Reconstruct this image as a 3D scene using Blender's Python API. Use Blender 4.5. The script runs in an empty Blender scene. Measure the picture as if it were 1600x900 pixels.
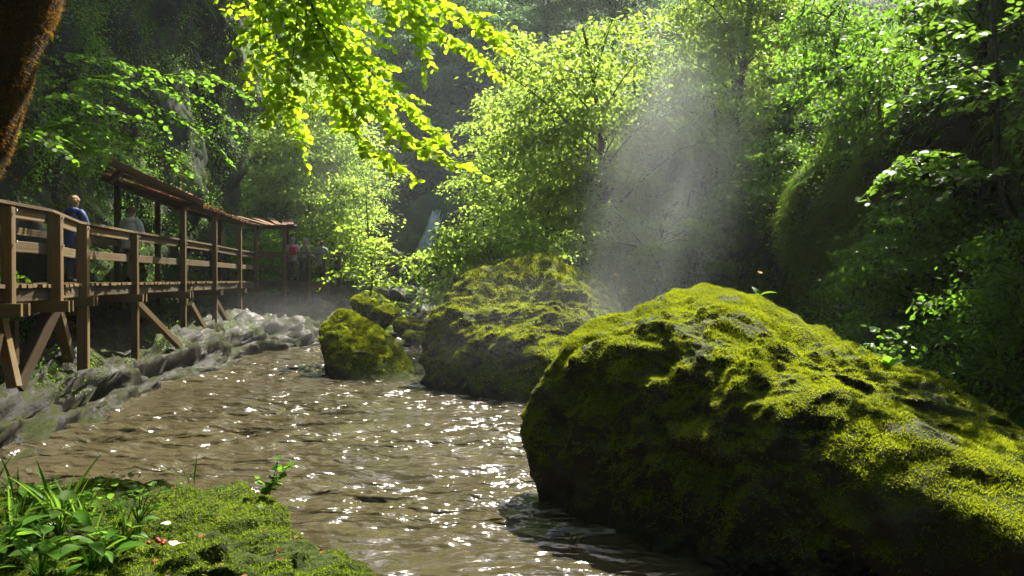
import bpy, bmesh, math, random
import numpy as np
from mathutils import Vector, Matrix

# ------------------------------------------------------------------ camera, sky, sun, exposure
SC = bpy.context.scene
COL = SC.collection
CAMZ, F = 2.2, 1244.0
cam_d = bpy.data.cameras.new('camera'); cam = bpy.data.objects.new('camera', cam_d); COL.objects.link(cam)
cam_d.lens = 28.0; cam_d.sensor_width = 36.0; cam_d.clip_start = 0.05; cam_d.clip_end = 600
cam.location = (0, 0, CAMZ); cam.rotation_euler = (math.radians(90 - 0.64), 0, 0)
SC.camera = cam
SUN_AZ, SUN_EL = math.radians(25), math.radians(50)      # azimuth to the right of the view direction
SDIR = np.array([math.sin(SUN_AZ)*math.cos(SUN_EL), math.cos(SUN_AZ)*math.cos(SUN_EL), math.sin(SUN_EL)])
w = bpy.data.worlds.new('World'); SC.world = w; w.use_nodes = True
nt = w.node_tree; nt.nodes.clear()
wo = nt.nodes.new('ShaderNodeOutputWorld'); bg = nt.nodes.new('ShaderNodeBackground'); sky = nt.nodes.new('ShaderNodeTexSky')
sky.sky_type = 'NISHITA'; sky.sun_disc = False; sky.sun_elevation = SUN_EL; sky.sun_rotation = SUN_AZ
sky.air_density = 1.0; sky.dust_density = 2.0
bg.inputs['Strength'].default_value = 0.085
nt.links.new(sky.outputs[0], bg.inputs[0]); nt.links.new(bg.outputs[0], wo.inputs[0])
sl = bpy.data.lights.new('sun', 'SUN'); so = bpy.data.objects.new('sun', sl); COL.objects.link(so)
sl.energy = 5.0; sl.angle = math.radians(0.5); sl.color = (1.0, 0.94, 0.82)
so.rotation_euler = Vector((-SDIR[0], -SDIR[1], -SDIR[2])).to_track_quat('-Z', 'Y').to_euler()
so.location = (20, 30, 40)
vs = SC.view_settings; vs.view_transform = 'Standard'; vs.look = 'None'; vs.gamma = 1; vs.use_curve_mapping = False
vs.exposure = 2.0
cy = SC.cycles
SC.render.engine = 'CYCLES'
cy.use_denoising = True
cy.max_bounces = 6; cy.diffuse_bounces = 3; cy.glossy_bounces = 2; cy.transmission_bounces = 3; cy.volume_bounces = 1
cy.transparent_max_bounces = 4
cy.volume_step_rate = 5.0; cy.volume_max_steps = 64; cy.use_adaptive_sampling = True; cy.adaptive_threshold = .02
cy.sample_clamp_indirect = 6.0
cy.caustics_reflective = False; cy.caustics_refractive = False

RNG = np.random.default_rng(7)
random.seed(7)

def P(px, py, d):
    return np.array([(px - 800.0) / F * d, d, CAMZ + (436.0 - py) / F * d])

# ------------------------------------------------------------------ numeric helpers
_perm = np.random.default_rng(3).permutation(256); _perm = np.concatenate([_perm, _perm, _perm])
_g = np.random.default_rng(4).normal(size=(256, 3)); _g /= np.linalg.norm(_g, axis=1)[:, None]
def noise(p):
    p = np.asarray(p, float); i = np.floor(p).astype(int); f = p - i; i &= 255
    u = f*f*f*(f*(f*6 - 15) + 10); out = np.zeros(len(p))
    for dx in (0, 1):
        wx = u[:, 0] if dx else 1 - u[:, 0]
        for dy in (0, 1):
            wy = u[:, 1] if dy else 1 - u[:, 1]
            for dz in (0, 1):
                wz = u[:, 2] if dz else 1 - u[:, 2]
                h = _perm[_perm[_perm[(i[:, 0] + dx) & 255] + ((i[:, 1] + dy) & 255)] + ((i[:, 2] + dz) & 255)]
                g = _g[h]
                out += wx*wy*wz*(g[:, 0]*(f[:, 0]-dx) + g[:, 1]*(f[:, 1]-dy) + g[:, 2]*(f[:, 2]-dz))
    return out * 1.6
def fbm(p, o=4, gain=.5):
    p = np.asarray(p, float); a, s, out = 1.0, 1.0, 0
    for k in range(o):
        out = out + a*noise(p*s + 17.3*k); a *= gain; s *= 2.03
    return out
def ridged(p, o=4):
    p = np.asarray(p, float); a, s, out = 1.0, 1.0, 0
    for k in range(o):
        out = out + a*(1 - np.abs(noise(p*s + 9.1*k))*2); a *= .5; s *= 2.1
    return out
def norm(v):
    v = np.asarray(v, float); return v / np.maximum(np.linalg.norm(v, axis=-1, keepdims=True), 1e-9)
def lin(xs, ys, x): return np.interp(x, xs, ys)

class Geo:
    def __init__(s): s.v, s.f, s.t, s.n = [], [], [], 0
    def add(s, v, f, tint=None):
        v = np.asarray(v, float).reshape(-1, 3); f = np.asarray(f, int)
        if f.shape[1] == 4: f = np.vstack([f[:, [0, 1, 2]], f[:, [0, 2, 3]]])
        s.v.append(v); s.f.append(f + s.n); s.n += len(v)
        s.t.append(np.full(len(v), .5) if tint is None else np.broadcast_to(np.asarray(tint, float), (len(v),)))
        return s
    def mesh(s, name, mat, smooth=True):
        v = np.vstack(s.v); f = np.vstack(s.f)
        me = bpy.data.meshes.new(name)
        me.vertices.add(len(v)); me.vertices.foreach_set('co', v.astype(np.float32).ravel())
        me.loops.add(f.size); me.loops.foreach_set('vertex_index', f.astype(np.int32).ravel())
        me.polygons.add(len(f)); me.polygons.foreach_set('loop_start', (np.arange(len(f))*3).astype(np.int32))
        me.update(calc_edges=True)
        me.polygons.foreach_set('use_smooth', np.full(len(f), smooth))
        a = me.attributes.new('tint', 'FLOAT', 'POINT'); a.data.foreach_set('value', np.concatenate(s.t).astype(np.float32))
        if mat is not None:
            for m in (mat if isinstance(mat, (list, tuple)) else [mat]): me.materials.append(m)
        me.update()
        return me
    def obj(s, name, mat, parent=None, smooth=True):
        return link(name, s.mesh(name, mat, smooth), parent)

def link(name, me, parent=None):
    o = bpy.data.objects.new(name, me); COL.objects.link(o)
    if parent is not None: o.parent = parent
    return o
def tag(o, label, cat=None, group=None, kind=None):
    if label: o['label'] = label
    if cat: o['category'] = cat
    if group: o['group'] = group
    if kind: o['kind'] = kind
    return o
def empty(name, loc=(0, 0, 0), label=None, cat=None, group=None, kind=None):
    o = bpy.data.objects.new(name, None); COL.objects.link(o); o.location = tuple(loc)
    o.empty_display_size = .2
    return tag(o, label, cat, group, kind)

def grid_faces(nu, nv):
    i = np.arange(nu - 1)[:, None]*nv + np.arange(nv - 1)[None, :]; i = i.ravel()
    return np.stack([i, i + nv, i + nv + 1, i + 1], 1)
def grid_normals(p):
    du = np.gradient(p, axis=0); dv = np.gradient(p, axis=1)
    return norm(np.cross(du, dv))
def tube(geo, pts, rad, n=6, cap=True, tint=None):
    pts = np.asarray(pts, float); m = len(pts); rad = np.broadcast_to(np.asarray(rad, float), (m,))
    t = norm(np.gradient(pts, axis=0)); up = np.array([0, 0, 1.0]) if abs(t[0, 2]) < .9 else np.array([1.0, 0, 0])
    a = np.linspace(0, 2*np.pi, n, endpoint=False); vv = []
    side = norm(np.cross(t[0], up))
    for k in range(m):
        side = norm(side - t[k]*np.dot(side, t[k])); b = np.cross(t[k], side)
        vv.append(pts[k] + rad[k]*(np.cos(a)[:, None]*side + np.sin(a)[:, None]*b))
    v = np.vstack(vv); f = []
    for k in range(m - 1):
        for j in range(n): f.append((k*n + j, k*n + (j+1) % n, (k+1)*n + (j+1) % n, (k+1)*n + j))
    f = np.array(f); f = np.vstack([f[:, [0, 1, 2]], f[:, [0, 2, 3]]])
    if cap:
        v = np.vstack([v, pts[:1], pts[-1:]]); c0, c1 = m*n, m*n + 1
        e = [(c0, (j+1) % n, j) for j in range(n)] + [(c1, (m-1)*n + j, (m-1)*n + (j+1) % n) for j in range(n)]
        f = np.vstack([f, np.array(e)])
    geo.add(v, f, tint)
def curve(pts, n):
    pts = np.asarray(pts, float); d = np.concatenate([[0], np.cumsum(np.linalg.norm(np.diff(pts, axis=0), axis=1))])
    t = np.linspace(0, d[-1], n); q = np.stack([np.interp(t, d, pts[:, k]) for k in range(3)], 1)
    for _ in range(max(1, n // max(len(pts), 1) // 2)):
        q[1:-1] = .25*q[:-2] + .5*q[1:-1] + .25*q[2:]
    return q

# leaf templates: x = along, y = across, z = normal
LEAF_FAR = (np.array([[0, 0, 0], [.45, -.33, .05], [1, 0, -.08], [.45, .33, .05]]), np.array([[0, 1, 2], [0, 2, 3]]))
LEAF_NEAR = (np.array([[0, 0, 0], [.2, -.28, .05], [.52, -.38, .06], [.84, -.22, .02], [1, 0, -.07], [.84, .22, .02], [.52, .38, .06], [.2, .28, .05], [.4, 0, 0], [.75, 0, -.02]]),
             np.array([[0, 1, 8], [1, 2, 8], [2, 9, 8], [2, 3, 9], [3, 4, 9], [9, 4, 5], [9, 5, 6], [8, 9, 6], [8, 6, 7], [0, 8, 7]]))
def frames(d, nrm):
    t = norm(d); b = norm(np.cross(nrm, t)); n = np.cross(t, b); return t, b, n
def leaves(geo, pos, d, nrm, length, tint, tpl=LEAF_FAR, width=1.0):
    t, b, n = frames(d, nrm); V, Fc = tpl; N = len(pos); k = len(V)
    L = np.broadcast_to(np.asarray(length, float), (N,))[:, None, None]
    v = pos[:, None, :] + L*(V[None, :, 0:1]*t[:, None, :] + width*V[None, :, 1:2]*b[:, None, :] + V[None, :, 2:3]*n[:, None, :])
    f = (Fc[None] + (np.arange(N)*k)[:, None, None]).reshape(-1, 3)
    geo.add(v.reshape(-1, 3), f, np.repeat(np.broadcast_to(tint, (N,)), k))
def blades(geo, pos, d, length, width, droop, tint, seg=2, rng=RNG):
    """grass blades: a bending strip that tapers to a point"""
    N = len(pos); d = norm(d); side = norm(np.cross(d, rng.normal(size=(N, 3)))); L = np.broadcast_to(np.asarray(length, float), (N,))[:, None]
    W = np.broadcast_to(np.asarray(width, float), (N,))[:, None]; rows = []
    for k in range(seg):
        s = k/seg; c = pos + d*L*s + np.array([0, 0, -1.0])*L*droop*s*s
        rows += [c - side*W*(1 - s*.6)*.5, c + side*W*(1 - s*.6)*.5]
    rows.append(pos + d*L + np.array([0, 0, -1.0])*L*droop)
    v = np.stack(rows, 1); k = 2*seg + 1; f = []
    for q in range(seg - 1): f += [(2*q, 2*q+1, 2*q+3), (2*q, 2*q+3, 2*q+2)]
    f.append((2*seg-2, 2*seg-1, 2*seg)); f = np.array(f)
    geo.add(v.reshape(-1, 3), (f[None] + (np.arange(N)*k)[:, None, None]).reshape(-1, 3), np.repeat(np.broadcast_to(tint, (N,)), k))

def sample_mesh(v, f, n, rng=RNG, weight=None):
    a, b, c = v[f[:, 0]], v[f[:, 1]], v[f[:, 2]]; cr = np.cross(b - a, c - a); ar = np.linalg.norm(cr, axis=1); nr = cr/np.maximum(ar, 1e-12)[:, None]
    wgt = ar.copy()
    if weight is not None: wgt *= weight((a + b + c)/3, nr)
    idx = rng.choice(len(f), n, p=wgt/wgt.sum()); r1 = np.sqrt(rng.random(n)); r2 = rng.random(n)
    p = a[idx]*(1 - r1)[:, None] + b[idx]*(r1*(1 - r2))[:, None] + c[idx]*(r1*r2)[:, None]
    return p, nr[idx]

# ------------------------------------------------------------------ materials
def newmat(name):
    m = bpy.data.materials.new(name); m.use_nodes = True; t = m.node_tree; t.nodes.clear()
    out = t.nodes.new('ShaderNodeOutputMaterial'); return m, t, out
def N(t, typ, **kw):
    n = t.nodes.new(typ)
    for k, v in kw.items():
        if k in n.inputs: n.inputs[k].default_value = v
        else: setattr(n, k, v)
    return n
def ramp(t, fac, stops):
    r = t.nodes.new('ShaderNodeValToRGB'); e = r.color_ramp.elements
    while len(e) < len(stops): e.new(.5)
    for k, (p, c) in enumerate(stops): e[k].position = p; e[k].color = (*c, 1) if len(c) == 3 else c
    t.links.new(fac, r.inputs[0]); return r.outputs[0]
def mixc(t, fac, a, b):
    m = t.nodes.new('ShaderNodeMix'); m.data_type = 'RGBA'
    for s, x in ((0, fac), (6, a), (7, b)):
        if hasattr(x, 'is_linked'): t.links.new(x, m.inputs[s])
        elif s == 0: m.inputs[0].default_value = x
        else: m.inputs[s].default_value = (*x, 1)
    return m.outputs[2]
def math_(t, op, a, b=0.0, clamp=False):
    m = t.nodes.new('ShaderNodeMath'); m.operation = op; m.use_clamp = clamp
    for s, x in ((0, a), (1, b)):
        if hasattr(x, 'is_linked'): t.links.new(x, m.inputs[s])
        else: m.inputs[s].default_value = x
    return m.outputs[0]
def tex(t, scale, detail=5, rough=.6, coord='Object', stretch=None, typ='ShaderNodeTexNoise'):
    c = t.nodes.new('ShaderNodeTexCoord'); v = c.outputs[coord]
    if stretch:
        mp = t.nodes.new('ShaderNodeMapping'); mp.inputs['Scale'].default_value = stretch; t.links.new(v, mp.inputs[0]); v = mp.outputs[0]
    n = t.nodes.new(typ); n.inputs['Scale'].default_value = scale
    if 'Detail' in n.inputs: n.inputs['Detail'].default_value = detail
    if 'Roughness' in n.inputs: n.inputs['Roughness'].default_value = rough
    t.links.new(v, n.inputs['Vector']); return n.outputs[0]
def bump(t, h, strength, dist):
    b = t.nodes.new('ShaderNodeBump'); b.inputs['Strength'].default_value = strength; b.inputs['Distance'].default_value = dist
    t.links.new(h, b.inputs['Height']); return b.outputs[0]

def mat_leaf(name, dark, light, trans, tfac=.5, rough=.55, spec=.18):
    m, t, out = newmat(name)
    at = N(t, 'ShaderNodeAttribute', attribute_name='tint'); oi = t.nodes.new('ShaderNodeObjectInfo')
    f = math_(t, 'ADD', at.outputs['Fac'], math_(t, 'MULTIPLY', math_(t, 'SUBTRACT', oi.outputs['Random'], .5), .35), clamp=True)
    c = mixc(t, f, dark, light)
    p = N(t, 'ShaderNodeBsdfPrincipled', Roughness=rough); p.inputs['Specular IOR Level'].default_value = min(spec, .07)
    t.links.new(c, p.inputs['Base Color'])
    tr = t.nodes.new('ShaderNodeBsdfTranslucent'); t.links.new(mixc(t, f, tuple(x*.7 for x in trans), trans), tr.inputs[0])
    mx = t.nodes.new('ShaderNodeMixShader'); mx.inputs[0].default_value = tfac
    t.links.new(p.outputs[0], mx.inputs[1]); t.links.new(tr.outputs[0], mx.inputs[2]); t.links.new(mx.outputs[0], out.inputs[0])
    return m
M = {}
M['leaf_beech'] = mat_leaf('beech_leaf', (.05, .11, .006), (.10, .16, .008), (.50, .74, .02), .66)
M['leaf_tree'] = mat_leaf('tree_leaf', (.035, .085, .010), (.09, .14, .016), (.39, .56, .06), .55, .5)
M['leaf_lit_tint'] = mat_leaf('lit_tint_tree_leaf', (.05, .11, .015), (.10, .17, .03), (.50, .70, .10), .58, .5)  # lighter copy of the tree leaf, sunlit brightness put into its colour
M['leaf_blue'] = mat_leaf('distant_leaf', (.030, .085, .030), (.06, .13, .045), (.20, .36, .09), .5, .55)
M['leaf_shade'] = mat_leaf('ground_leaf', (.032, .080, .010), (.075, .14, .018), (.22, .44, .03), .5, .5)
M['leaf_sapling'] = mat_leaf('sapling_leaf', (.04, .12, .012), (.08, .17, .02), (.20, .36, .03), .45, .4)
M['grass'] = mat_leaf('grass_blade', (.06, .10, .012), (.12, .15, .02), (.26, .42, .03), .5, .5)
M['moss_blade'] = mat_leaf('moss_blade', (.040, .075, .004), (.155, .185, .008), (.34, .40, .010), .45, .7, .1)
M['moss_near'] = mat_leaf('moss_near_blade', (.030, .062, .004), (.11, .15, .008), (.24, .34, .012), .45, .7, .1)

def mat_rock(name, dark, light, moss=None, moss_lo=.35, moss_hi=.6, rough=.8, scale=1.6, nz=.5, wet=False, spec=.15, bd=.05):
    m, t, out = newmat(name)
    n1 = tex(t, scale, 8, .65); n2 = tex(t, scale*6, 6, .7)
    c = ramp(t, n1, [(.3, dark), (.7, light)])
    c = mixc(t, math_(t, 'MULTIPLY', n2, .55), c, tuple(x*.35 for x in dark))
    p = N(t, 'ShaderNodeBsdfPrincipled'); p.inputs['Specular IOR Level'].default_value = spec
    rr = None
    if moss:
        ge = t.nodes.new('ShaderNodeNewGeometry'); sx = t.nodes.new('ShaderNodeSeparateXYZ'); t.links.new(ge.outputs['Normal'], sx.inputs[0])
        n3 = tex(t, scale*1.3, 6, .65); n4 = tex(t, scale*9, 4, .7)
        k = math_(t, 'ADD', math_(t, 'MULTIPLY', sx.outputs[2], nz*.5), n3)
        k = math_(t, 'ADD', k, math_(t, 'MULTIPLY', math_(t, 'SUBTRACT', n4, .5), .35))
        mr = N(t, 'ShaderNodeMapRange'); mr.inputs[1].default_value = moss_lo; mr.inputs[2].default_value = moss_hi; t.links.new(k, mr.inputs[0])
        mc = ramp(t, n4, [(.3, tuple(x*.45 for x in moss)), (.68, moss)])
        c = mixc(t, mr.outputs[0], c, mc)
        rr = math_(t, 'ADD', math_(t, 'MULTIPLY', mr.outputs[0], max(0., .9 - rough)), rough)
    t.links.new(c, p.inputs['Base Color'])
    if rr is not None: t.links.new(rr, p.inputs['Roughness'])
    else: p.inputs['Roughness'].default_value = rough
    h = math_(t, 'ADD', n2, math_(t, 'MULTIPLY', tex(t, scale*22, 4, .7), .4))
    t.links.new(bump(t, h, .8, bd), p.inputs['Normal']); t.links.new(p.outputs[0], out.inputs[0])
    return m
M['boulder'] = mat_rock('mossy_boulder', (.014, .012, .010), (.055, .050, .042), (.06, .08, .006), .52, .74)
M['cliff'] = mat_rock('cliff_rock', (.018, .019, .016), (.055, .056, .05), (.045, .085, .012), .42, .62, .75, .7)
M['bank'] = mat_rock('wet_bank_rock', (.007, .006, .005), (.034, .028, .022), (.03, .038, .006), .50, .64, .40, 1.5, nz=.2, spec=.11, bd=.05)
M['fore_rock'] = mat_rock('foreground_rock', (.03, .025, .022), (.12, .10, .095), (.035, .055, .004), .42, .56, .6, 2.4)
M['soil'] = mat_rock('forest_soil', (.012, .016, .010), (.03, .036, .02), (.025, .055, .012), .4, .6, .9, .5)
M['bed'] = mat_rock('river_bed', (.04, .035, .025), (.09, .075, .055))
M['wet_stone'] = mat_rock('wet_stone', (.004, .004, .004), (.012, .011, .010), None, rough=.5, scale=4, spec=.06, bd=.015)

def mat_wood(name, a, b, rough=.8):
    m, t, out = newmat(name); oi = t.nodes.new('ShaderNodeObjectInfo')
    n = tex(t, 9, 6, .65, stretch=(.12, 1, 1)); n2 = tex(t, 2.5, 4, .6)
    c = ramp(t, n, [(.3, a), (.7, b)])
    c = mixc(t, math_(t, 'MULTIPLY', n2, .6), c, tuple(x*.35 for x in a))
    n3 = tex(t, 1.7, 5, .7, coord='Generated' if False else 'Object', stretch=(1, .3, .3)); gr = N(t, 'ShaderNodeMapRange'); gr.inputs[1].default_value = .5; gr.inputs[2].default_value = .72; t.links.new(n3, gr.inputs[0])
    c = mixc(t, math_(t, 'MULTIPLY', gr.outputs[0], .6), c, (.11, .10, .075))
    hs = N(t, 'ShaderNodeHueSaturation'); t.links.new(c, hs.inputs['Color'])
    t.links.new(math_(t, 'ADD', math_(t, 'MULTIPLY', oi.outputs['Random'], .6), .7), hs.inputs['Value'])
    p = N(t, 'ShaderNodeBsdfPrincipled', Roughness=rough); p.inputs['Specular IOR Level'].default_value = .15; t.links.new(hs.outputs[0], p.inputs['Base Color'])
    t.links.new(bump(t, n, .5, .01), p.inputs['Normal']); t.links.new(p.outputs[0], out.inputs[0]); return m
M['wood'] = mat_wood('weathered_timber', (.075, .046, .015), (.185, .12, .042))
M['wood_dark'] = mat_wood('dark_timber', (.045, .029, .012), (.10, .066, .027))
M['roof'] = mat_wood('roof_board', (.09, .045, .02), (.19, .095, .04))
M['bark'] = mat_rock('bark', (.035, .028, .020), (.09, .072, .05), (.05, .07, .012), .55, .75, .85, 3)
M['bark_moss'] = mat_rock('mossy_bark', (.025, .018, .010), (.06, .04, .02), (.11, .055, .008), .45, .7, .9, 4, nz=.1)
def mat_plain(name, c, rough=.8, var=.35, scale=30, sheen=0, trans=0):
    m, t, out = newmat(name); n = tex(t, scale, 3, .6)
    cc = mixc(t, math_(t, 'MULTIPLY', n, var*2), c, tuple(x*.55 for x in c))
    p = N(t, 'ShaderNodeBsdfPrincipled', Roughness=rough); t.links.new(cc, p.inputs['Base Color']); p.inputs['Specular IOR Level'].default_value = .3
    t.links.new(bump(t, n, .3, .01), p.inputs['Normal']); t.links.new(p.outputs[0], out.inputs[0]); return m
M['metal'] = mat_plain('galvanised_bolt', (.35, .34, .32), .45, .2)
M['flower'] = mat_leaf('yellow_petal', (.65, .36, .02), (.75, .45, .02), (.75, .45, .02), .4)
M['petal'] = mat_leaf('pale_leaf', (.55, .52, .38), (.65, .62, .5), (.5, .5, .3), .3)
M['litter'] = mat_leaf('dead_leaf', (.16, .06, .02), (.28, .13, .05), (.25, .10, .03), .25)

# water
m, t, out = newmat('river_water')
p = N(t, 'ShaderNodeBsdfPrincipled', Roughness=.13); p.inputs['IOR'].default_value = 1.38
n0 = tex(t, .35, 3, .6)
t.links.new(ramp(t, n0, [(.35, (.038, .031, .016)), (.65, (.058, .048, .025))]), p.inputs['Base Color'])
h = math_(t, 'ADD', tex(t, 2.4, 2, .45, stretch=(.75, 1.5, 1)), math_(t, 'MULTIPLY', tex(t, 9, 2, .5, stretch=(.7, 1.4, 1)), .16))
bn = t.nodes.new('ShaderNodeBump'); bn.inputs['Distance'].default_value = .42; t.links.new(h, bn.inputs['Height'])
cal = N(t, 'ShaderNodeMapRange'); cal.inputs[1].default_value = .38; cal.inputs[2].default_value = .62; cal.inputs[3].default_value = .42; cal.inputs[4].default_value = 1.0
t.links.new(tex(t, .55, 3, .6, stretch=(.7, 1.6, 1)), cal.inputs[0]); t.links.new(cal.outputs[0], bn.inputs['Strength'])
t.links.new(bn.outputs[0], p.inputs['Normal']); t.links.new(p.outputs[0], out.inputs[0]); M['water'] = m
m, t, out = newmat('falling_water')
p = N(t, 'ShaderNodeBsdfPrincipled', Roughness=.4); p.inputs['Base Color'].default_value = (.75, .78, .8, 1); t.links.new(p.outputs[0], out.inputs[0]); M['fall'] = m

# ------------------------------------------------------------------ large structure
# plan curves of the gorge (x as a function of y)
SHORE_Y = [-30, 0, 3, 8, 10, 13.4, 15.7, 19.7, 23, 25, 28, 32, 40, 60]
SHORE_X = [-5, -5, -5, -6.0, -6.3, -7.0, -7.1, -7.1, -7.6, -6.4, -5.2, -4.0, -2.5, -2.0]
CL_Y = [-30, 5, 10, 14, 18, 22, 26, 30, 32.5, 35, 38, 44, 60, 70]
CL_X = [-9, -9.2, -9.4, -10.2, -10.7, -11.1, -11.8, -12.0, -11.0, -11.9, -15, -20, -24, -24]
CR_Y = [-30, 0, 5, 10, 14, 17, 19.5, 22, 25, 28, 31, 36, 45, 60, 70]
CR_X = [7, 7, 6.7, 6.7, 6.8, 6.3, 6.9, 7.3, 6.2, 5.9, 7.0, 9, 13, 17, 18]

def smooth_interp(xs, ys, q):
    o = np.zeros_like(q)
    for d in np.linspace(-1, 1, 9): o += np.interp(q + d*1.0, xs, ys)
    return o/9
def cliff(prof_fn, ys, nv, seedv, amp):
    rows = []
    for y in ys: rows.append(prof_fn(y, nv))
    g = np.array(rows); nr = grid_normals(g)
    flat = g.reshape(-1, 3)
    d = amp*(fbm(flat*.22 + seedv, 3)*1.1 + fbm(flat*.8 + seedv, 4)*.35) - .12*np.clip(ridged(flat*np.array([.6, .6, 1.6]) + seedv, 3) - 1.0, -1, 1)
    return g, nr, d.reshape(g.shape[:2])
def profile(knots, nv, y):
    k = np.array(knots, float); s = np.concatenate([[0], np.cumsum(np.minimum(np.linalg.norm(np.diff(k, axis=0), axis=1), 4.0)*np.where((k[1:, 1] < 2.1) & (k[1:, 1] > -.5), 3.5, 1.0))])
    q = np.linspace(0, s[-1], nv); x = np.interp(q, s, k[:, 0]); z = np.interp(q, s, k[:, 1])
    return np.stack([x, np.full(nv, y), z], 1)

ysL = np.concatenate([np.linspace(-30, 2, 22), np.linspace(2.2, 46, 240), np.linspace(47, 70, 20)])
shL = smooth_interp(SHORE_Y, SHORE_X, ysL); clL = smooth_interp(CL_Y, CL_X, ysL)
def left_prof(y, nv):
    s, c = np.interp(y, ysL, shL), np.interp(y, ysL, clL)
    lean = np.interp(y, [0, 11, 16, 70], [2.6, 2.6, 0, 0])
    wl = np.interp(y, [-30, 28, 34, 70], [0, 0, 1.6, 3])
    return profile([(s + 2.0, -1.3), (s, -.08 + wl*.3), (s - .45, .42 + wl*.4), (s - 1.0, .78 + wl*.5), (.5*s + .5*c - .2, 1.0 + wl*.6), (c + .9, 1.25 + wl), (c, 2.0 + wl), (c - .35 - lean*.3, 3.6 + wl), (c - .3 - lean, 7),
                    (c + .1 - lean, 10), (c + .9 - lean*.6, 13.5), (c + .8, 18), (c - 2, 22), (c - 9, 25), (c - 30, 28)], nv, y)
NVL = 190
gL, nL, dL = cliff(left_prof, ysL, NVL, 3.0, 1.0)
zL = gL[:, :, 2]
bankw = np.clip((zL - 1.0)/1.5, 0.0, 1.0)
st = gL.reshape(-1, 3)
strata = (ridged(np.stack([st[:, 0]*.9 + st[:, 2]*1.2, st[:, 1]*.35, st[:, 2]*2.2 - st[:, 0]*.9], 1), 4) - 1.0).reshape(zL.shape)
strata2 = (ridged(np.stack([st[:, 0]*2.6 + st[:, 2]*3.2, st[:, 1]*1.3, st[:, 2]*6 - st[:, 0]*2.6], 1), 4) - 1.0).reshape(zL.shape)
gL = gL + nL*(-1 if nL[60, 60, 0] < 0 else 1)*(dL*(.15 + .85*bankw) + (strata*.34 + strata2*.10)*(1 - bankw))[:, :, None]
def in_out_x(p, x): return p
KB = int(np.argmax(gL[80, :, 2] > 1.9))
def surf_obj(g, name, mat, flip=False):
    f = grid_faces(g.shape[0], g.shape[1])
    if flip: f = f[:, ::-1]
    return Geo().add(g.reshape(-1, 3), f).obj(name, mat)
# orient: left face normals should point +x
def oriented(g):
    n = grid_normals(g); f = grid_faces(*g.shape[:2]); return n, f
bank = surf_obj(gL[:, :KB + 1], 'river_bank', M['bank'], True)
tag(bank, 'wet sloping rock bank below the timber walkway', 'river bank', kind='structure')
cl_left = surf_obj(gL[:, KB:], 'cliff_left', M['cliff'], True)
tag(cl_left, 'dark overhanging rock cliff behind the timber walkway', 'cliff', kind='structure')

ysR = np.concatenate([np.linspace(-30, 2, 22), np.linspace(2.2, 40, 230), np.linspace(41, 70, 26)])
crR = smooth_interp(CR_Y, CR_X, ysR)
def right_prof(y, nv):
    c = np.interp(y, ysR, crR)
    lo = np.interp(y, [13, 16, 26, 34], [0, 1, 1, .4])
    return profile([(c - 3.5, -1.3), (c - 1.6, -.1), (c - .6, .6), (c + .2, 2.0), (c + .55 - .45*lo, 3.4 - .4*lo), (c - .15 + .55*lo, 4.6 - .7*lo), (c + .1 + .9*lo, 6 - 1.0*lo), (c + .6 + 1.2*lo, 7.8 - 1.2*lo), (c + 1.6 + 1.6*lo, 9.6 - 1.7*lo), (c + 5 + lo, 11.6 - 2.2*lo), (c + 14, 15 - 3*lo), (c + 40, 20)], nv, y)
gR, nR, dR = cliff(right_prof, ysR, 170, 11.0, .85)
gR = gR + nR*(1 if nR[60, 60, 0] < 0 else -1)*(dR)[:, :, None]
cl_right = surf_obj(gR, 'cliff_right', M['cliff'])
tag(cl_right, 'dark shaded gorge cliff on the right, overgrown with grass and ferns', 'cliff', kind='structure')

# far hillside that closes the gorge, and an unseen one added behind the camera for shade
def hill(name, x0, x1, y0, y1, fn, nx, ny, mat, label):
    xs = np.linspace(x0, x1, nx); ys = np.linspace(y0, y1, ny); X, Y = np.meshgrid(xs, ys, indexing='ij')
    g = np.stack([X, Y, fn(X, Y)], 2); f = grid_faces(nx, ny)
    return tag(Geo().add(g.reshape(-1, 3), f).obj(name, mat), label, 'hillside', kind='structure'), g
def far_h(X, Y):
    q = np.stack([X*.12, Y*.12, X*0 + 5], -1).reshape(-1, 3); nz_ = fbm(q, 4).reshape(X.shape)
    base = np.interp(Y, [28, 40, 46, 50, 56, 64, 80, 92], [-1.0, .6, 1.4, 2.5, 11, 19, 30, 36])
    return base + nz_*2.2*np.clip((Y - 34)/14, 0, 1)
hill_far, gH = hill('hillside', -60, 60, 28, 92, far_h, 120, 90, M['soil'], 'dark wooded hillside closing the far end of the gorge')
hill_back, _ = hill('hillside_behind', -60, 60, -45, -16, lambda X, Y: np.interp(-Y, [16, 22, 34, 45], [-1.2, 2, 14, 22]) + 0*X, 30, 20, M['soil'], 'wooded hillside behind the viewpoint')
def isle_h(X, Y):
    q = np.stack([X*.5, Y*.5, X*0 + 9], -1).reshape(-1, 3); nz_ = fbm(q, 4).reshape(X.shape)
    mk = np.clip((X + 2.4 + .25*nz_)/1.6, 0, 1)*np.clip((Y - 19.6)/2.5, 0, 1)
    return -1.3 + mk*(2.0 + .35*nz_ + .12*np.clip(X, 0, 8))
isle, gI = hill('river_island', -3.5, 9, 19, 40, isle_h, 80, 110, M['soil'], 'overgrown stony ground behind the broad boulder at the foot of the right cliff')
bed = Geo().add([(-62, -46, -1.6), (62, -46, -1.6), (62, 93, -1.6), (-62, 93, -1.6)], [(0, 1, 2, 3)]).obj('ground', M['bed'])
tag(bed, 'stony ground of the gorge below the river', 'ground', kind='structure')

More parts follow.
